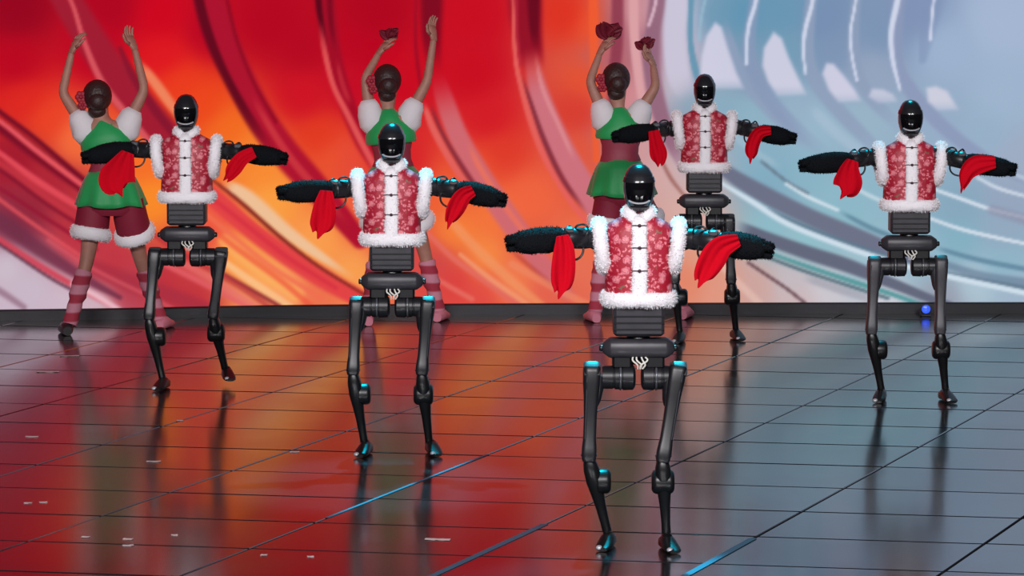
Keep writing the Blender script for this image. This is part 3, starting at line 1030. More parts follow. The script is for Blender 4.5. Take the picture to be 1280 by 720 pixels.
ROB = [
    # centre x, feet y, hips / knees / ankles / feet and arms as seen in the photograph
    dict(cx=797, y=686, L=[(740, 456), (736, 577), (760, 668), (760, 684)], R=[(848, 456), (828, 578), (833, 668), (834, 687)],
         AL=[(748, 297), (702, 298), (637, 304)], AR=[(850, 297), (902, 303), (962, 313)],
         SL=[(703, 294, 7), (705, 312, 12), (704, 338, 14), (702, 358, 12), (698, 371, 6)], SR=[(924, 300, 9), (902, 309, 17), (890, 325, 19), (879, 345, 15), (873, 357, 8)],
         label='cyan-lit humanoid robot in red vest whose outstretched arm hides part of the robot behind it'),
    dict(cx=491, y=568, L=[(446, 374), (441, 469), (456, 556), (457, 568)], R=[(535, 374), (527, 469), (537, 558), (540, 567)],
         AL=[(445, 234), (412, 238), (350, 241)], AR=[(532, 232), (576, 238), (629, 250)],
         SL=[(408, 238, 7), (406, 255, 12), (404, 272, 14), (401, 285, 13), (397, 296, 7)], SR=[(592, 238, 8), (579, 245, 12), (570, 260, 13), (563, 275, 9), (560, 284, 5)],
         label='cyan-lit humanoid robot in red vest standing before the dancer on the all-red stretch of wall'),
    dict(cx=236, y=485, L=[(194, 312), (186, 400), (204, 477), (204, 486)], R=[(277, 312), (266, 398), (282, 464), (284, 473)],
         AL=[(192, 188), (163, 187), (105, 197)], AR=[(270, 188), (305, 191), (356, 198)],
         SL=[(160, 190, 7), (153, 207, 15), (147, 222, 21), (147, 234, 18), (152, 244, 6)], SR=[(318, 190, 8), (303, 198, 10), (293, 210, 11), (286, 220, 8), (281, 226, 4)],
         lift=0.035, label='humanoid robot in red vest with one foot lifted, beside the black-shoed dancer'),
    dict(cx=879, y=426, L=[(850, 272), (843, 355), (850, 417), (850, 427)], R=[(911, 270), (914, 355), (920, 415), (920, 424)],
         AL=[(842, 160), (815, 164), (768, 171)], AR=[(916, 157), (950, 166), (992, 173)],
         SL=[(817, 163, 6), (820, 178, 8), (823, 192, 10), (824, 203, 7), (824, 208, 3)], SR=[(964, 163, 6), (949, 166, 9), (941, 180, 10), (939, 193, 9), (938, 203, 4)],
         label='humanoid robot in red vest standing closest to the wall, half hidden behind a cyan-lit robot'),
    dict(cx=1134, y=501, L=[(1093, 323), (1089, 418), (1102, 489), (1101, 501)], R=[(1176, 322), (1175, 418), (1182, 489), (1182, 501)],
         AL=[(1096, 195), (1060, 201), (1002, 207)], AR=[(1170, 192), (1210, 203), (1267, 212)],
         SL=[(1066, 200, 7), (1062, 212, 12), (1060, 226, 17), (1058, 238, 15), (1052, 247, 5)], SR=[(1245, 203, 8), (1222, 206, 14), (1210, 215, 12), (1205, 228, 8), (1202, 240, 3)],
         label='humanoid robot in red vest standing alone before the pale blue wall near the blue lamp'),
]
SCARF_WORDS = ['the cyan-lit robot that hides another robot', 'the cyan-lit robot before the all-red wall', 'the robot with a lifted foot',
               'the robot standing closest to the wall', 'the robot alone before the blue wall']


def scarf(pts, Y, label, seed, wid=1.1):
    """hanging handkerchief: folded sheet with a ragged lower edge"""
    r = random.Random(seed)
    P = spline(pts, 5)
    W = [atY(p[0], p[1], Y) for p in P]
    s = (atY(641, 300, Y) - atY(640, 300, Y)).length
    n_ = 15
    bmx = MB()
    ph = r.uniform(0, 6)
    N = len(P)
    base = W[0].copy()
    for i, (w, p) in enumerate(zip(W, P)):
        tg = (W[min(i + 1, N - 1)] - W[max(i - 1, 0)]).normalized()
        side = tg.cross(Vector((0, 1, 0))).normalized()
        t = i / (N - 1)
        for j in range(n_):
            u = j / (n_ - 1) * 2 - 1
            rag = (0.016 * math.sin(u * 4.5 + ph) - 0.02 * abs(u)) * max(0, t - .6) / .4
            fold = .0075 * math.sin(u * 4.2 + ph + t * 1.8) * (.4 + t) + .004 * math.sin(u * 9 - t * 3 + ph)
            bmx.v.append(w + side * (u * p[2] * s * wid) + tg * rag + Vector((0, fold + .02 * u * math.sin(ph), 0)) - base)
    for i in range(N - 1):
        for j in range(n_ - 1):
            q = i * n_ + j
            bmx.f.append((q, q + n_, q + n_ + 1, q + 1))
    o = bmx.build('red_handkerchief', 'scarf', None, True, None)
    o.location = base
    sd = o.modifiers.new('thickness', 'SOLIDIFY'); sd.thickness = .003; sd.offset = 0
    sb = o.modifiers.new('smooth', 'SUBSURF'); sb.levels = 1; sb.render_levels = 1
    tag(o, label, 'handkerchief', 'red handkerchiefs on the robots')
    return o


def robot(R, idx):
    g = ground(R['cx'], R['y'])
    root = empty('humanoid_robot', g)
    tag(root, R['label'], 'robot', 'dancing robots in red vests')
    Y = g.y
    loc = lambda px, py, dy=0.0: atY(px, py, Y + dy) - g
    # head
    hd = part('head', 'r_head', b_head, 'shell', root)
    part('visor', 'r_visor', b_visor, 'visor', hd)
    part('brow', 'r_brow', b_brow, 'shell', hd)
    part('visor_rim', 'r_riml', b_rimL, 'rim', hd)
    part('visor_rim', 'r_rimr', b_rimR, 'rim', hd)
    part('chin_guard', 'r_chin', b_chin, 'shell', hd)
    cl_ = part('chin_strip', 'r_chinl', b_chinlight, 'silver', hd)
    cl_['label'] = 'bright silver strip under the visor'
    part('neck', 'r_neck', lambda b_: b_.lathe((0, .005, 1.50), (0, .005, 1.58), [(0, .045), (1, .04)], 18), 'black', root)
    # vest
    vs = part('vest', 'r_vest', b_vest, 'brocade', root, sharp=None)
    vs['label'] = 'red brocade vest with pink blossoms'
    for nm, key, fn in (('fur_collar', 'r_col', b_collar), ('fur_placket', 'r_pla', b_placket), ('fur_hem', 'r_hem', b_hem),
                        ('fur_armhole', 'r_aml', b_armhole(-1)), ('fur_armhole', 'r_amr', b_armhole(1))):
        part(nm, key, fn, 'fur', vs, sharp=None)
    for z in (1.51, 1.41, 1.305):
        part('knot_button', 'r_but', b_button, 'button', vs, (0, -vest_hw(z)[1] - .024, z))
    # waist and pelvis
    wb = part('waist_box', 'r_waist', b_waist, 'grey', root)
    for z in (1.03, 1.06, 1.09):
        part('rib', 'r_groove', b_groove, 'dgrey', wb, (0, 0, z))
    part('waist_joint', 'r_wj', b_waist_joint, 'black', root)
    pv = part('pelvis_bar', 'r_pel', b_pelvis, 'grey', root)
    for sx in (-1, 1):
        part('side_knob', 'r_knob', b_knob, 'black', pv, (sx * .168, 0, .935))
    part('pelvis_block', 'r_pb', b_pelvis_block, 'black', root)
    part('wire_bundle', 'r_wire', b_wire, 'wire', root)
    # legs
    for sd, key in ((-1, 'L'), (1, 'R')):
        hp, kp, ap, fp = R[key]
        lift = R.get('lift', 0) if sd > 0 else 0
        gf = ground(*fp) if not lift else ground(fp[0], fp[1] + 8)
        fy = max(-.30, min(.30, gf.y - Y))
        H = loc(hp[0], hp[1], 0)
        K = loc(kp[0], kp[1], fy * .5 - .07)
        A = loc(ap[0], ap[1], fy + .035)
        Fx = (atY(fp[0], fp[1], Y + fy) - g).x
        hm = part('hip_motor', 'r_hip%d' % sd, b_hip(sd), 'dgrey', root, (0, 0, 0))
        part('motor_ring', 'r_hr%d' % sd, b_hipring(sd), 'rim', hm)
        b_ = MB()
        ts = [0, .015, .06, .18, .32, .55, .75, .85, .90, .97, 1.0]
        top = Vector((H.x, H.y, H.z - .006))
        ss = [(.036, .058), (.040, .064), (.041, .066), (.039, .064), (.034, .053), (.030, .044), (.030, .042), (.034, .045), (.035, .046), (.033, .044), (.029, .038)]
        b_.loft(limb_pts(top, K, ts), ss, 24, 4.5, (1, 0, 0))
        # actuator cover hanging on the inner side of the thigh
        q = top.lerp(K, .10) + Vector((-sd * .038, .01, 0))
        q2 = top.lerp(K, .42) + Vector((-sd * .030, .02, 0))
        b_.loft(limb_pts(q, q2, [0, .3, .8, 1]), [(.026, .055), (.026, .055), (.016, .035), (.006, .02)], 14, 2.4, (1, 0, 0))
        th = b_.build('thigh', 'grey' if idx == 4 else 'dgrey', root)
        cp = MB()
        cp.loft([top + Vector((0, .022, -.010)), top + Vector((0, .0, .008)), top + Vector((0, -.052, -.022)), top + Vector((0, -.064, -.036))],
                [(.030, .012), (.039, .015), (.039, .012), (.036, .006)], 20, 3.5, (1, 0, 0))
        cp.build('hip_cap', 'cap', th)
        c = top.lerp(K, .93)
        b2 = MB(); b2.lathe(c + Vector((0, 0, .005)), c - Vector((0, 0, .005)), [(0, .0385), (1, .0385)], 20)
        b2.build('knee_collar', 'rim', th)
        edge = MB()
        edge.loft([top.lerp(K, t) + Vector((sd * .022, -(.0715 if t < .1 else .060 - .018 * t), 0)) for t in (.06, .2, .35, .55, .75)], [(.0022, .0022)] * 5, 6, 2, (1, 0, 0))
        edge.build('edge_line', 'rim', th)
        # shank
        b3 = MB()
        ts = [0, .04, .12, .28, .42, .6, .85, 1.0]
        ss = [(.022, .028), (.030, .038), (.036, .046), (.038, .046), (.032, .040), (.025, .030), (.021, .026), (.022, .028)]
        b3.loft(limb_pts(K + Vector((0, 0, .012)), A, ts), ss, 18, 2.6, (1, 0, 0))
        sh = b3.build('shank', 'black', root)
        d = K.lerp(A, .27)
        b4 = MB()
        if sd < 0:
            b4.lathe(d + Vector((.012, .01, 0)), d + Vector((.078, .01, 0)), [(0, .045), (.1, .058), (.7, .058), (.9, .052), (1, .040)], 24)
        else:
            b4.lathe(d + Vector((-.054, .01, 0)), d + Vector((.050, .01, 0)), [(0, .040), (.08, .052), (.2, .057), (.8, .057), (.92, .052), (1, .040)], 24)
        km = b4.build('knee_motor', 'black', sh)
        # foot with toe towards the audience
        b5 = MB()
        f0 = Vector((Fx, fy, lift))
        yaw = sd * .22
        dirv = Vector((math.sin(yaw), -math.cos(yaw), 0))
        prof = [(-.075, .020, .016, .018), (-.06, .028, .026, .027), (-.01, .034, .034, .036), (.03, .036, .028, .031), (.075, .040, .018, .021), (.115, .036, .012, .014), (.135, .022, .008, .010)]
        b5.loft([f0 + dirv * t + Vector((0, 0, h + .001)) for t, a_, b__, h in prof], [(a_, b__) for t, a_, b__, h in prof], 16, 2.8, (dirv.y * -1, dirv.x, 0), True, False, [dirv] * len(prof))
        b5.loft(limb_pts(f0 + Vector((0, .01, .05)), A, [0, .5, 1]), [(.026, .03), (.024, .028), (.022, .026)], 14, 2.4, (1, 0, 0))
        ft = b5.build('foot', 'black', root)
        b6 = MB()
        sdv = Vector((-1, 0, 0))
        b6.ball(f0 + dirv * .118 + sdv * .018 + Vector((0, 0, .018)), (.016, .018, .012), 12, 7)
        b6.build('toe_cap', 'silver', ft)
    # arms
    for sd, key in ((-1, 'AL'), (1, 'AR')):
        s_, e_, t_ = R[key]
        Sh = loc(*s_, 0.0)
        E = loc(*e_, -.13)
        T = loc(*t_, -.20)
        inn = Vector((sd * .10, 0, Sh.z))
        b_ = MB()
        b_.lathe(inn, Sh.lerp(E, .25), [(0, .040), (.3, .050), (.85, .055), (.95, .048), (1, .040)], 20)
        b_.lathe(Sh.lerp(E, .12), E, [(0, .035), (.02, .046), (.30, .050), (.33, .046), (.37, .046), (.40, .050), (.85, .047), (.88, .042), (1, .040)], 20)
        b_.ball(E, .046, 14, 8)
        ua = b_.build('upper_arm', 'dgrey', root)
        # cables looping over and under the arm
        d = (E - Sh)
        c1 = Sh.lerp(E, .55)
        for (off, rad, tz, rot) in ((Vector((sd * .03, -.02, -.045)), .055, 0, .2), (Vector((-sd * .015, -.02, .035)), .030, 0, -.3), (Vector((sd * .045, -.03, .032)), .024, 0, .4)):
            lp = MB()
            pts = []
            for k in range(22):
                a = 2 * math.pi * k / 22
                v = Vector((rad * math.cos(a), .012 * math.sin(2 * a + rot), rad * 1.0 * math.sin(a)))
                v.rotate(Matrix.Rotation(rot, 3, 'Z'))
                pts.append(c1 + off + v)
            lp.loft(pts, [(.0055, .0055)] * 22, 8, 2, (0, 1, 0), True, True)
            lp.build('cable_loop', 'cable', ua)
        jb = MB(); jb.box(Sh.lerp(E, .8) + Vector((0, -.02, .040)), (.022, .022, .014), .006)
        jb.build('sensor_block', 'rim', ua)
        # fluffy sleeve and mitt with blunt finger ends
        gl = MB()
        ts = [0, .04, .15, .35, .55, .72, .84, .93, 1.0]
        ss = [(.036, .036), (.046, .048), (.054, .056), (.060, .060), (.060, .060), (.056, .058), (.050, .056), (.042, .050), (.026, .036)]
        G0 = E.lerp(T, -.06); G1 = E.lerp(T, .93)
        gl.loft(limb_pts(G0, G1, ts), ss, 18, 2.2, (0, 0, 1), True, False, None, .05)
        ax = (G1 - G0).normalized()
        for k, (du_, dz, ln) in enumerate(((-.030, .012, .030), (-.012, .026, .036), (.008, .014, .040), (.014, -.008, .036), (-.004, -.026, .030))):
            p0 = G1 - ax * .035 + Vector((0, du_, dz))
            gl.loft(limb_pts(p0, p0 + ax * (.035 + ln), [0, .5, .85, 1]), [(.016, .016), (.015, .015), (.011, .011), (.004, .004)], 10, 2, (0, 0, 1), True, False, None, .08)
        gl.tufts(2600, .010, .0022, .1)
        go = gl.build('fluffy_glove', 'glove', root, True, None)
        go['label'] = 'black fluffy sleeve and mitt'
        # handkerchief tied at the elbow
        side = 'SL' if sd < 0 else 'SR'
        how = 'hanging straight down from' if sd < 0 else 'swept inwards below the other arm of'
        scarf(R[side], Y - (.24 if sd < 0 else .262), 'red silk handkerchief %s %s' % ('drooping from the raised arm of' if sd < 0 else 'swinging slantwise from the arm of', SCARF_WORDS[idx]), idx * 2 + sd, 1.1 if sd < 0 else .9)
    return root


robots = [robot(R, i) for i, R in enumerate(ROB)]

# cyan moving heads over the stage, picking out the two front robots and, weakly, the lone one
for i, (p, tx) in enumerate(((7000, 0), (6500, 1), (1800, 4))):
    q = robots[tx].location
    spot('cyan_beam_%d' % i, (q.x + .15, q.y + 3.3, 7.0), (q.x, q.y, 1.6), p, (0.0, 0.72, 1.0), 12.5, .6, .1)

# ------------------------------------------------------------------ dancers, seen from behind
def skin_body(joints, edges, radii):
    """one continuous body grown over a skeleton"""
    me_ = bpy.data.meshes.new('body')
    names = list(joints)
    me_.from_pydata([tuple(joints[n_]) for n_ in names], [(names.index(a), names.index(c)) for a, c in edges], [])
    o = bpy.data.objects.new('body', me_)
    col.objects.link(o)
    o.modifiers.new('skin', 'SKIN')
    if not me_.skin_vertices:
        raise RuntimeError('no skin layer')
    for i, n_ in enumerate(names):
        r = radii[n_]
        me_.skin_vertices[0].data[i].radius = r if isinstance(r, tuple) else (r, r)
        me_.skin_vertices[0].data[i].use_root = (n_ == 'pelvis')
    sb = o.modifiers.new('sub', 'SUBSURF'); sb.levels = 2; sb.render_levels = 2
    dg = bpy.context.evaluated_depsgraph_get()
    me2 = bpy.data.meshes.new_from_object(o.evaluated_get(dg))
    bpy.data.objects.remove(o, do_unlink=True)
    return me2


DAN = [
    dict(feet=((84, 418), (203, 411)), pelvis=(138, 250), waist=(137, 205), chest=(132, 170), neck=(127, 148), head=(122, 128),
         shL=(104, 156), elL=(78, 116), haL=(90, 64), shR=(160, 154), elR=(181, 112), haR=(168, 60),
         hipL=(118, 258), knL=(109, 325), anL=(87, 406), hipR=(160, 258), knR=(176, 325), anR=(200, 399), shoe=('shoe', 'pink'),
         label='dancer seen from behind in green top and maroon shorts, black shoe, arms curved overhead'),
    dict(feet=((459, 406), (549, 401)), pelvis=(492, 237), waist=(491, 200), chest=(488, 163), neck=(485, 136), head=(484, 108),
         shL=(463, 143), elL=(456, 98), haL=(474, 66), shR=(513, 141), elR=(534, 102), haR=(542, 48),
         hipL=(478, 245), knL=(470, 315), anL=(460, 394), hipR=(508, 245), knR=(530, 312), anR=(548, 389), shoe=('pink', 'pink'),
         label='dancer mostly hidden behind a cyan-lit robot, one arm straight up against the all-red wall'),
    dict(feet=((743, 402), (855, 398)), pelvis=(777, 237), waist=(775, 192), chest=(776, 160), neck=(773, 134), head=(770, 106),
         shL=(754, 142), elL=(737, 102), haL=(750, 66), shR=(799, 141), elR=(820, 108), haR=(816, 80),
         hipL=(764, 245), knL=(754, 312), anL=(744, 390), hipR=(792, 245), knR=(822, 310), anR=(853, 386), shoe=('pink', 'pink'),
         label='dancer with maroon sash and raised maroon cloths where the wall turns from red to mauve'),
]


def hand_mesh(b_, wrist, d, side, back):
    """palm and five fingers, lightly curled"""
    d, side = d.normalized(), side.normalized()
    back = d.cross(side).normalized()
    b_.loft([wrist - d * .02, wrist + d * .02, wrist + d * .055, wrist + d * .09], [(.024, .018), (.034, .016), (.040, .015), (.036, .012)], 12, 2.4, side)
    for k, (u, L_) in enumerate(((-.029, .060), (-.010, .074), (.010, .080), (.029, .070))):
        p0 = wrist + d * .082 + side * u
        p1 = p0 + d * L_ * .45 + back * .004 + side * u * .15
        p2 = p1 + d * L_ * .32 + back * .014
        p3 = p2 + d * L_ * .20 + back * .016
        b_.loft([p0, p1, p2, p3], [(.0092, .0092), (.0085, .0085), (.0078, .0078), (.0045, .0045)], 8, 2, side)
    p0 = wrist + d * .03 + side * .032
    p1 = p0 + d * .028 + side * .026
    p2 = p1 + d * .030 + side * .010 + back * .008
    p3 = p2 + d * .018 + back * .008
    b_.loft([p0, p1, p2, p3], [(.013, .012), (.011, .011), (.009, .009), (.005, .005)], 8, 2, d)


def dancer(D, idx):
    gl, gr = ground(*D['feet'][0]), ground(*D['feet'][1])
    Y = (gl.y + gr.y) / 2
    g = Vector(((gl.x + gr.x) / 2, Y, 0))
    root = empty('person', g)
    tag(root, D['label'], 'person', 'dancers by the wall')
    L = lambda k, dy=0: atY(*D[k], Y + dy) - g
    J = {}
    for k in ('pelvis', 'waist', 'chest', 'neck', 'head'):
        J[k] = L(k)
    J['head'] = L('head', .01)
    J['crown'] = J['head'] + Vector((0, 0, .07))
    for s_ in 'LR':
        J['sh' + s_] = L('sh' + s_)
        J['el' + s_] = L('el' + s_, .02)
        J['ha' + s_] = L('ha' + s_, .10)
        J['hip' + s_] = L('hip' + s_)
        fy = (gl if s_ == 'L' else gr).y - Y
        J['kn' + s_] = L('kn' + s_, fy * .5 + .05)
        J['an' + s_] = L('an' + s_, fy - .02)
        ft = (gl if s_ == 'L' else gr) - g
        J['he' + s_] = ft + Vector((0, -.03, .035))
        J['to' + s_] = ft + Vector(((-.04 if s_ == 'L' else .04), .14, .022))
    E = [('pelvis', 'waist'), ('waist', 'chest'), ('chest', 'neck'), ('neck', 'head'), ('head', 'crown')]
    Rr = dict(pelvis=(.14, .10), waist=(.10, .08), chest=(.125, .085), neck=.045, head=(.072, .085), crown=(.055, .065))
    for s_ in 'LR':
        E += [('chest', 'sh' + s_), ('sh' + s_, 'el' + s_), ('el' + s_, 'ha' + s_), ('pelvis', 'hip' + s_), ('hip' + s_, 'kn' + s_), ('kn' + s_, 'an' + s_), ('an' + s_, 'he' + s_), ('he' + s_, 'to' + s_)]
        Rr.update({'sh' + s_: .050, 'el' + s_: .036, 'ha' + s_: .024, 'hip' + s_: .088, 'kn' + s_: .052, 'an' + s_: .034, 'he' + s_: .030, 'to' + s_: .022})
    body = skin_body(J, E, Rr)
    hb = MB()
    hb.v = [v.co.copy() for v in body.vertices]
    hb.f = [tuple(p.vertices) for p in body.polygons]
    for s_, sx in (('L', -1), ('R', 1)):
        d = J['ha' + s_] - J['el' + s_]
        hand_mesh(hb, J['ha' + s_], d + Vector((-sx * .1, .05, .1)), Vector((-sx * .6, -.8, 0)), None)
    # ears and nose (the face looks towards the wall)
    hc = J['head'] + Vector((0, 0, .02))
    for sx in (-1, 1):
        hb.ball(hc + Vector((sx * .080, .005, -.005)), (.012, .02, .03), 8, 6)
    hb.loft([hc + Vector((0, .075, .01)), hc + Vector((0, .102, -.022)), hc + Vector((0, .085, -.032))], [(.008, .008), (.014, .012), (.008, .006)], 8, 2, (1, 0, 0))
    bo = hb.build('body', 'skin', root, True, None)
    fc = MB()
    for sx in (-1, 1):
        fc.ball(hc + Vector((sx * .030, .078, .012)), (.014, .008, .008), 10, 6)
    fc.build('eyes', 'eye', bo)
    fm = MB(); fm.ball(hc + Vector((0, .082, -.055)), (.022, .008, .008), 10, 6)
    fm.build('mouth', 'lip', bo)
    # hair: cap, low knot and red flowers
    hr = MB()
    hr.ball(hc + Vector((0, -.018, .025)), (.100, .100, .112), 20, 12)
    hr.ball(hc + Vector((.01, -.095, -.01)), (.062, .052, .060), 16, 9)
    hr.ball(hc + Vector((0, -.045, -.075)), (.062, .05, .05), 16, 9)
    h0 = hr.build('hair', 'hair', root)
    for (dx, dz, rr) in ((-.105, .02, .042), (-.095, -.035, .034), (.055, .045, .030)):
        fl = MB()
        c = hc + Vector((dx, -.05, dz))
        for k in range(6):
            a = k * math.pi / 3
            fl.ball(c + Vector((rr * .55 * math.cos(a), -.01, rr * .55 * math.sin(a))), (rr * .5, .014, rr * .5), 8, 5)
        fl.ball(c + Vector((0, -.02, 0)), (rr * .35, .014, rr * .35), 8, 5)
        fl.build('hair_flower', 'flower', h0)
    # bodice: green, crossing to a point at the nape
    ch, wa, nk, pe = J['chest'], J['waist'], J['neck'], J['pelvis']
    bd = MB()
    up = [nk.lerp(ch, -.05) + Vector((0, -.025, 0)), nk.lerp(ch, .35) + Vector((0, -.01, 0)), nk.lerp(ch, .75), ch + Vector((0, 0, -.02)), ch.lerp(wa, .35), ch.lerp(wa, .42)]
    bd.loft(up, [(.030, .035), (.085, .085), (.145, .115), (.175, .125), (.178, .122), (.172, .118)], 24, 2.3, (1, 0, 0))
    bd.build('bodice', 'green', root, True, None)
    sa = MB()
    sa.loft([ch.lerp(wa, .35), ch.lerp(wa, .7), wa, wa.lerp(pe, .2)], [(.150, .108), (.130, .10), (.128, .10), (.145, .112)], 24, 2.2, (1, 0, 0))
    sa.build('waist_sash', 'sash', root)
    # puff sleeves
    for s_, sx in (('L', -1), ('R', 1)):
        sv = MB()
        a = J['sh' + s_]; c = J['el' + s_]
        dn = a.lerp(ch, .30) + Vector((0, 0, -.085))
        sv.loft([dn, a.lerp(dn, .5) + Vector((sx * .01, 0, 0)), a, a.lerp(c, .25), a.lerp(c, .40)], [(.055, .07), (.082, .09), (.085, .088), (.070, .074), (.045, .048)], 16, 2, (0, 1, 0), True, False, None, .05)
        sv.build('puff_sleeve', 'white_cloth', root, True, None)
    # peplum skirt with a wavy hem
    sk = MB()
    rows_ = [(0.0, .135, .11), (.25, .175, .14), (.55, .205, .165), (.85, .228, .185), (1.0, .238, .195)]
    z0 = wa.lerp(pe, .15)
    z1 = pe.lerp(L('hipL').lerp(L('hipR'), .5), .6) + Vector((0, 0, -.01))
    n_ = 48
    for t, a_, b__ in rows_:
        c = z0.lerp(z1, t)
        for k in range(n_):
            th = 2 * math.pi * k / n_
            wv = 1 + .07 * t * math.sin(th * 9)
            sk.v.append(c + Vector((a_ * wv * math.cos(th), b__ * wv * math.sin(th), .008 * t * math.sin(th * 5))))
    for i in range(len(rows_) - 1):
        for k in range(n_):
            k2 = (k + 1) % n_
            sk.f.append((i * n_ + k, (i + 1) * n_ + k, (i + 1) * n_ + k2, i * n_ + k2))
    so = sk.build('peplum', 'green', root, True, None)
    md = so.modifiers.new('thickness', 'SOLIDIFY'); md.thickness = .006
    # shorts with fur cuffs, leg warmers, shoes
    st = MB()
    st.loft([pe + Vector((0, 0, .05)), pe, pe + Vector((0, 0, -.06)), pe + Vector((0, 0, -.10))], [(.17, .13), (.195, .145), (.20, .145), (.17, .12)], 24, 2.4, (1, 0, 0))
    cuffs = []
    for s_ in 'LR':
        h_, k_ = J['hip' + s_], J['kn' + s_]
        end = h_.lerp(k_, .50)
        st.loft([h_ + Vector((0, 0, .05)), h_.lerp(k_, .18), end], [(.105, .12), (.115, .13), (.118, .13)], 20, 2.2, (1, 0, 0))
        cuffs.append((s_, end, (k_ - h_).normalized()))
    shr = st.build('shorts', 'maroon', root)
    for s_, c, d in cuffs:
        cf = MB()
        s1 = d.orthogonal().normalized(); s1 = (Vector((1, 0, 0)) - d * d.x).normalized(); s2 = d.cross(s1)
        pts = [c + s1 * (.112 * math.cos(2 * math.pi * k / 28)) + s2 * (.122 * math.sin(2 * math.pi * k / 28)) for k in range(28)]
        fur(cf, pts, [(.046, .030)] * 28, True, 700, (0, 0, 1))
        cf.build('fur_cuff', 'fur', shr, True, None)
    for s_, smat in zip('LR', D['shoe']):
        k_, a_ = J['kn' + s_], J['an' + s_]
        lw = MB()
        ts = [.18, .22, .3, .38, .46, .55, .63, .72, .82, .93, 1.0]
        lw.loft(limb_pts(k_, a_, ts), [((.062, .064) if i % 2 else (.056, .058)) if t < .6 else ((.052, .054) if i % 2 else (.047, .049)) for i, t in enumerate(ts)], 18, 2, (1, 0, 0))
        lw.build('leg_warmer', 'warmer', root)
        hee, toe = J['he' + s_], J['to' + s_]
        sb_ = MB()
        dv_ = (toe - hee); dv_.z = 0; dv_.normalize()
        hz = Vector((hee.x, hee.y, 0))
        prof = [(-.06, .030, .030, .032), (-.03, .042, .042, .044), (.04, .046, .044, .046), (.10, .046, .032, .034), (.16, .042, .024, .026), (.20, .026, .014, .018)]
        sb_.loft([hz + dv_ * t + Vector((0, 0, h)) for t, p, q, h in prof], [(p, q) for t, p, q, h in prof], 16, 2.5, Vector((0, 0, 1)).cross(dv_), True, False, [dv_] * len(prof))
        sb_.loft(limb_pts(hz + Vector((0, .01, .05)), a_, [0, .6, 1]), [(.042, .05), (.040, .046), (.040, .044)], 14, 2, (1, 0, 0))
        so_ = sb_.build('shoe', smat, root)
        if smat != 'shoe':
            so_['label'] = 'pink dance shoe'
    return root, J


def held_cloth(c, sz, label, seed):
    """crumpled cloth bunched in a raised hand"""
    r = random.Random(seed)
    b_ = MB()
    for k in range(7):
        a = k * 2 * math.pi / 7 + r.uniform(-.3, .3)
        up_ = r.uniform(.35, 1.3)
        d = Vector((math.cos(a), .6 * math.sin(a), up_)).normalized()
        sd_ = d.cross(Vector((0, 1, .3))).normalized()
        nn = d.cross(sd_)
        L_ = sz * r.uniform(1.1, 1.7)
        i0_ = len(b_.v)
        for i in range(6):
            t = i / 5
            w_ = sz * .62 * (math.sin(math.pi * (.12 + .8 * t)))
            for j in range(7):
                u = j / 3 - 1
                b_.v.append(d * (L_ * t * (1 - .12 * u * u)) + sd_ * (u * w_) + nn * (.25 * sz * math.sin(u * 4 + t * 3 + k)) - Vector((0, 0, .18 * sz * t * t)))
        for i in range(5):
            for j in range(6):
                q = i0_ + i * 7 + j
                b_.f.append((q, q + 7, q + 8, q + 1))
    o = b_.build('hand_cloth', 'maroon_silk', None, True, None)
    o.location = c
    sl_ = o.modifiers.new('thickness', 'SOLIDIFY'); sl_.thickness = .003
    sb = o.modifiers.new('smooth', 'SUBSURF'); sb.levels = 1; sb.render_levels = 1
    tag(o, label, 'cloth', 'cloths held by the dancers')
    return o


dn = [dancer(D, i) for i, D in enumerate(DAN)]
r1, J1 = dn[1]
r2, J2 = dn[2]


def fingertip(J, s_, sx):
    d = (J['ha' + s_] - J['el' + s_] + Vector((-sx * .1, .05, .1))).normalized()
    return J['ha' + s_] + d * .135


held_cloth(r1.location + fingertip(J1, 'L', -1), .065, 'maroon cloth bunched in raised hand before the all-red wall', 2)
held_cloth(r2.location + fingertip(J2, 'L', -1), .095, 'larger maroon cloth held overhead against the mauve wall', 3)
held_cloth(r2.location + fingertip(J2, 'R', 1), .065, 'smaller maroon cloth held overhead against the mauve wall', 5)

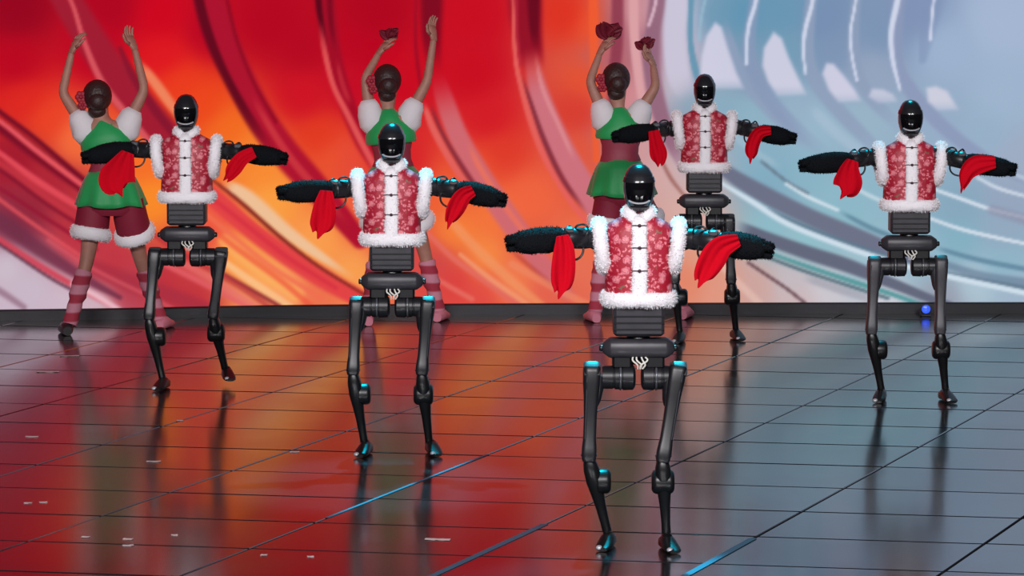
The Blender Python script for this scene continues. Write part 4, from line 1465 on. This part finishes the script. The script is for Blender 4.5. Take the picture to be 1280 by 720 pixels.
# ------------------------------------------------------------------ small things on the floor
TOP = 0.0005
scraps = [(40, 546, 8), (192, 577, 9), (35, 629, 5), (54, 628, 5), (107, 671.5, 5), (160, 674, 6), (160, 682, 7), (218, 669, 4),
          (368, 565, 6), (547, 674.5, 16), (330, 694, 4), (388, 696, 4), (225, 526, 4), (87, 445, 12), (60, 465, 14)]
SCRAP_LABEL = {1: 'paper scrap in the dark reflection of the standing leg of the lifted-foot robot', 2: 'brighter scrap of a pair lying end to end on the red floor',
               3: 'fainter scrap of a pair lying end to end on the red floor', 5: 'one of two parallel paper scraps lying close together',
               6: 'one of two parallel paper scraps lying close together', 9: 'longest and brightest paper strip on the floor, lying by itself',
               13: 'long thin pale strip on the floor by the black shoe of the dancer', 14: 'long thin pale strip on the floor by the black shoe of the dancer'}
for k, (px, py, hw) in enumerate(scraps):
    c = ground(px, py, TOP)
    hx = (ground(px + hw, py).x - ground(px - hw, py).x) / 2
    b_ = MB()
    hy = .016 if hw < 10 else .022
    yaw = random.uniform(-.25, .25)
    n_ = 7
    for i in range(n_):
        t = i / (n_ - 1) * 2 - 1
        for s_ in (-1, 1):
            for z in (0, .0015):
                v = Vector((t * hx, s_ * hy * random.uniform(.75, 1.1), z + .0015 * t * t * random.uniform(.5, 1) + .0005))
                v.rotate(Matrix.Rotation(yaw, 3, 'Z'))
                b_.v.append(v)
    for i in range(n_ - 1):
        q = i * 4
        b_.f += [(q + 1, q + 5, q + 7, q + 3), (q, q + 2, q + 6, q + 4), (q, q + 4, q + 5, q + 1), (q + 2, q + 3, q + 7, q + 6)]
    b_.f += [(0, 1, 3, 2), ((n_ - 1) * 4, (n_ - 1) * 4 + 2, (n_ - 1) * 4 + 3, (n_ - 1) * 4 + 1)]
    o = b_.build('paper_scrap', 'paper', None, False)
    o.location = c
    if k in SCRAP_LABEL:
        tag(o, SCRAP_LABEL[k], 'paper', 'paper scraps on the floor')
    else:
        tag(o, 'small pale scrap of paper lying alone on a red-lit floor tile', 'paper', 'paper scraps on the floor')

glints = [([(505, 734), (600, 689), (668, 655)], .018, 'painted bright blue light glint along the floor seam beside the longest paper strip'),
         ([(400, 647), (470, 620), (540, 591), (600, 568)], .009, 'faint painted blue glint along the seam crossing below the robot on the all-red stretch'),
         ([(830, 735), (857, 719), (900, 695), (938, 673)], .018, 'bright painted cyan glint along the seam next to the foremost cyan-lit robot')]
for pts, hw, lab in glints:  # thin coloured strips stand in for cyan light glinting on the seams
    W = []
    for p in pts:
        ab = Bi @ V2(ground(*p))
        ab[0] = a0 + round((ab[0] - a0) / du) * du      # the painted glint follows the seam between two tile columns
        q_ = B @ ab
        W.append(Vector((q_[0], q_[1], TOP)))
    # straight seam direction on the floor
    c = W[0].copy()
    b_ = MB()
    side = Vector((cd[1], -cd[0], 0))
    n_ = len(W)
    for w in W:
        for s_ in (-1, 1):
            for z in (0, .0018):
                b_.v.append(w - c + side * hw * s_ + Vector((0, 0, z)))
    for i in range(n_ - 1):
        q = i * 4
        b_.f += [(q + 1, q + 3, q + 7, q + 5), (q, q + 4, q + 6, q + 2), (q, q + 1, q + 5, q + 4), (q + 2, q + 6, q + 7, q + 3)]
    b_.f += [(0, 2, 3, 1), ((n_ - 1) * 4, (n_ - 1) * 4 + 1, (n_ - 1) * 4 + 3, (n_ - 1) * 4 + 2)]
    o = b_.build('painted_glint', 'glint', None, False)
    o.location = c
    tag(o, lab, 'glint', 'painted blue glints on the floor')

# little blue lamp at the foot of the wall
gp = ground(1155, 393)
lamp = empty('floor_lamp', (gp.x, gp.y - .10, 0))
b_ = MB(); b_.box((0, 0, .008), (.035, .035, .008), .003); b_.build('base', 'housing', lamp)
b_ = MB(); b_.lathe((0, .03, .052), (0, -.03, .052), [(0, .022), (.1, .030), (.9, .036), (1, .034)], 20); b_.build('housing', 'housing', lamp)
b_ = MB(); b_.lathe((0, -.026, .052), (0, -.042, .052), [(0, .032), (.6, .028), (1, .012)], 20); b_.build('lens', 'lens', lamp)
b_ = MB(); b_.box((-.036, 0, .03), (.003, .012, .026), .001); b_.box((.036, 0, .03), (.003, .012, .026), .001); b_.build('bracket', 'housing', lamp)
tag(lamp, 'small blue glowing lamp on the floor at the foot of the pale blue wall', 'lamp')
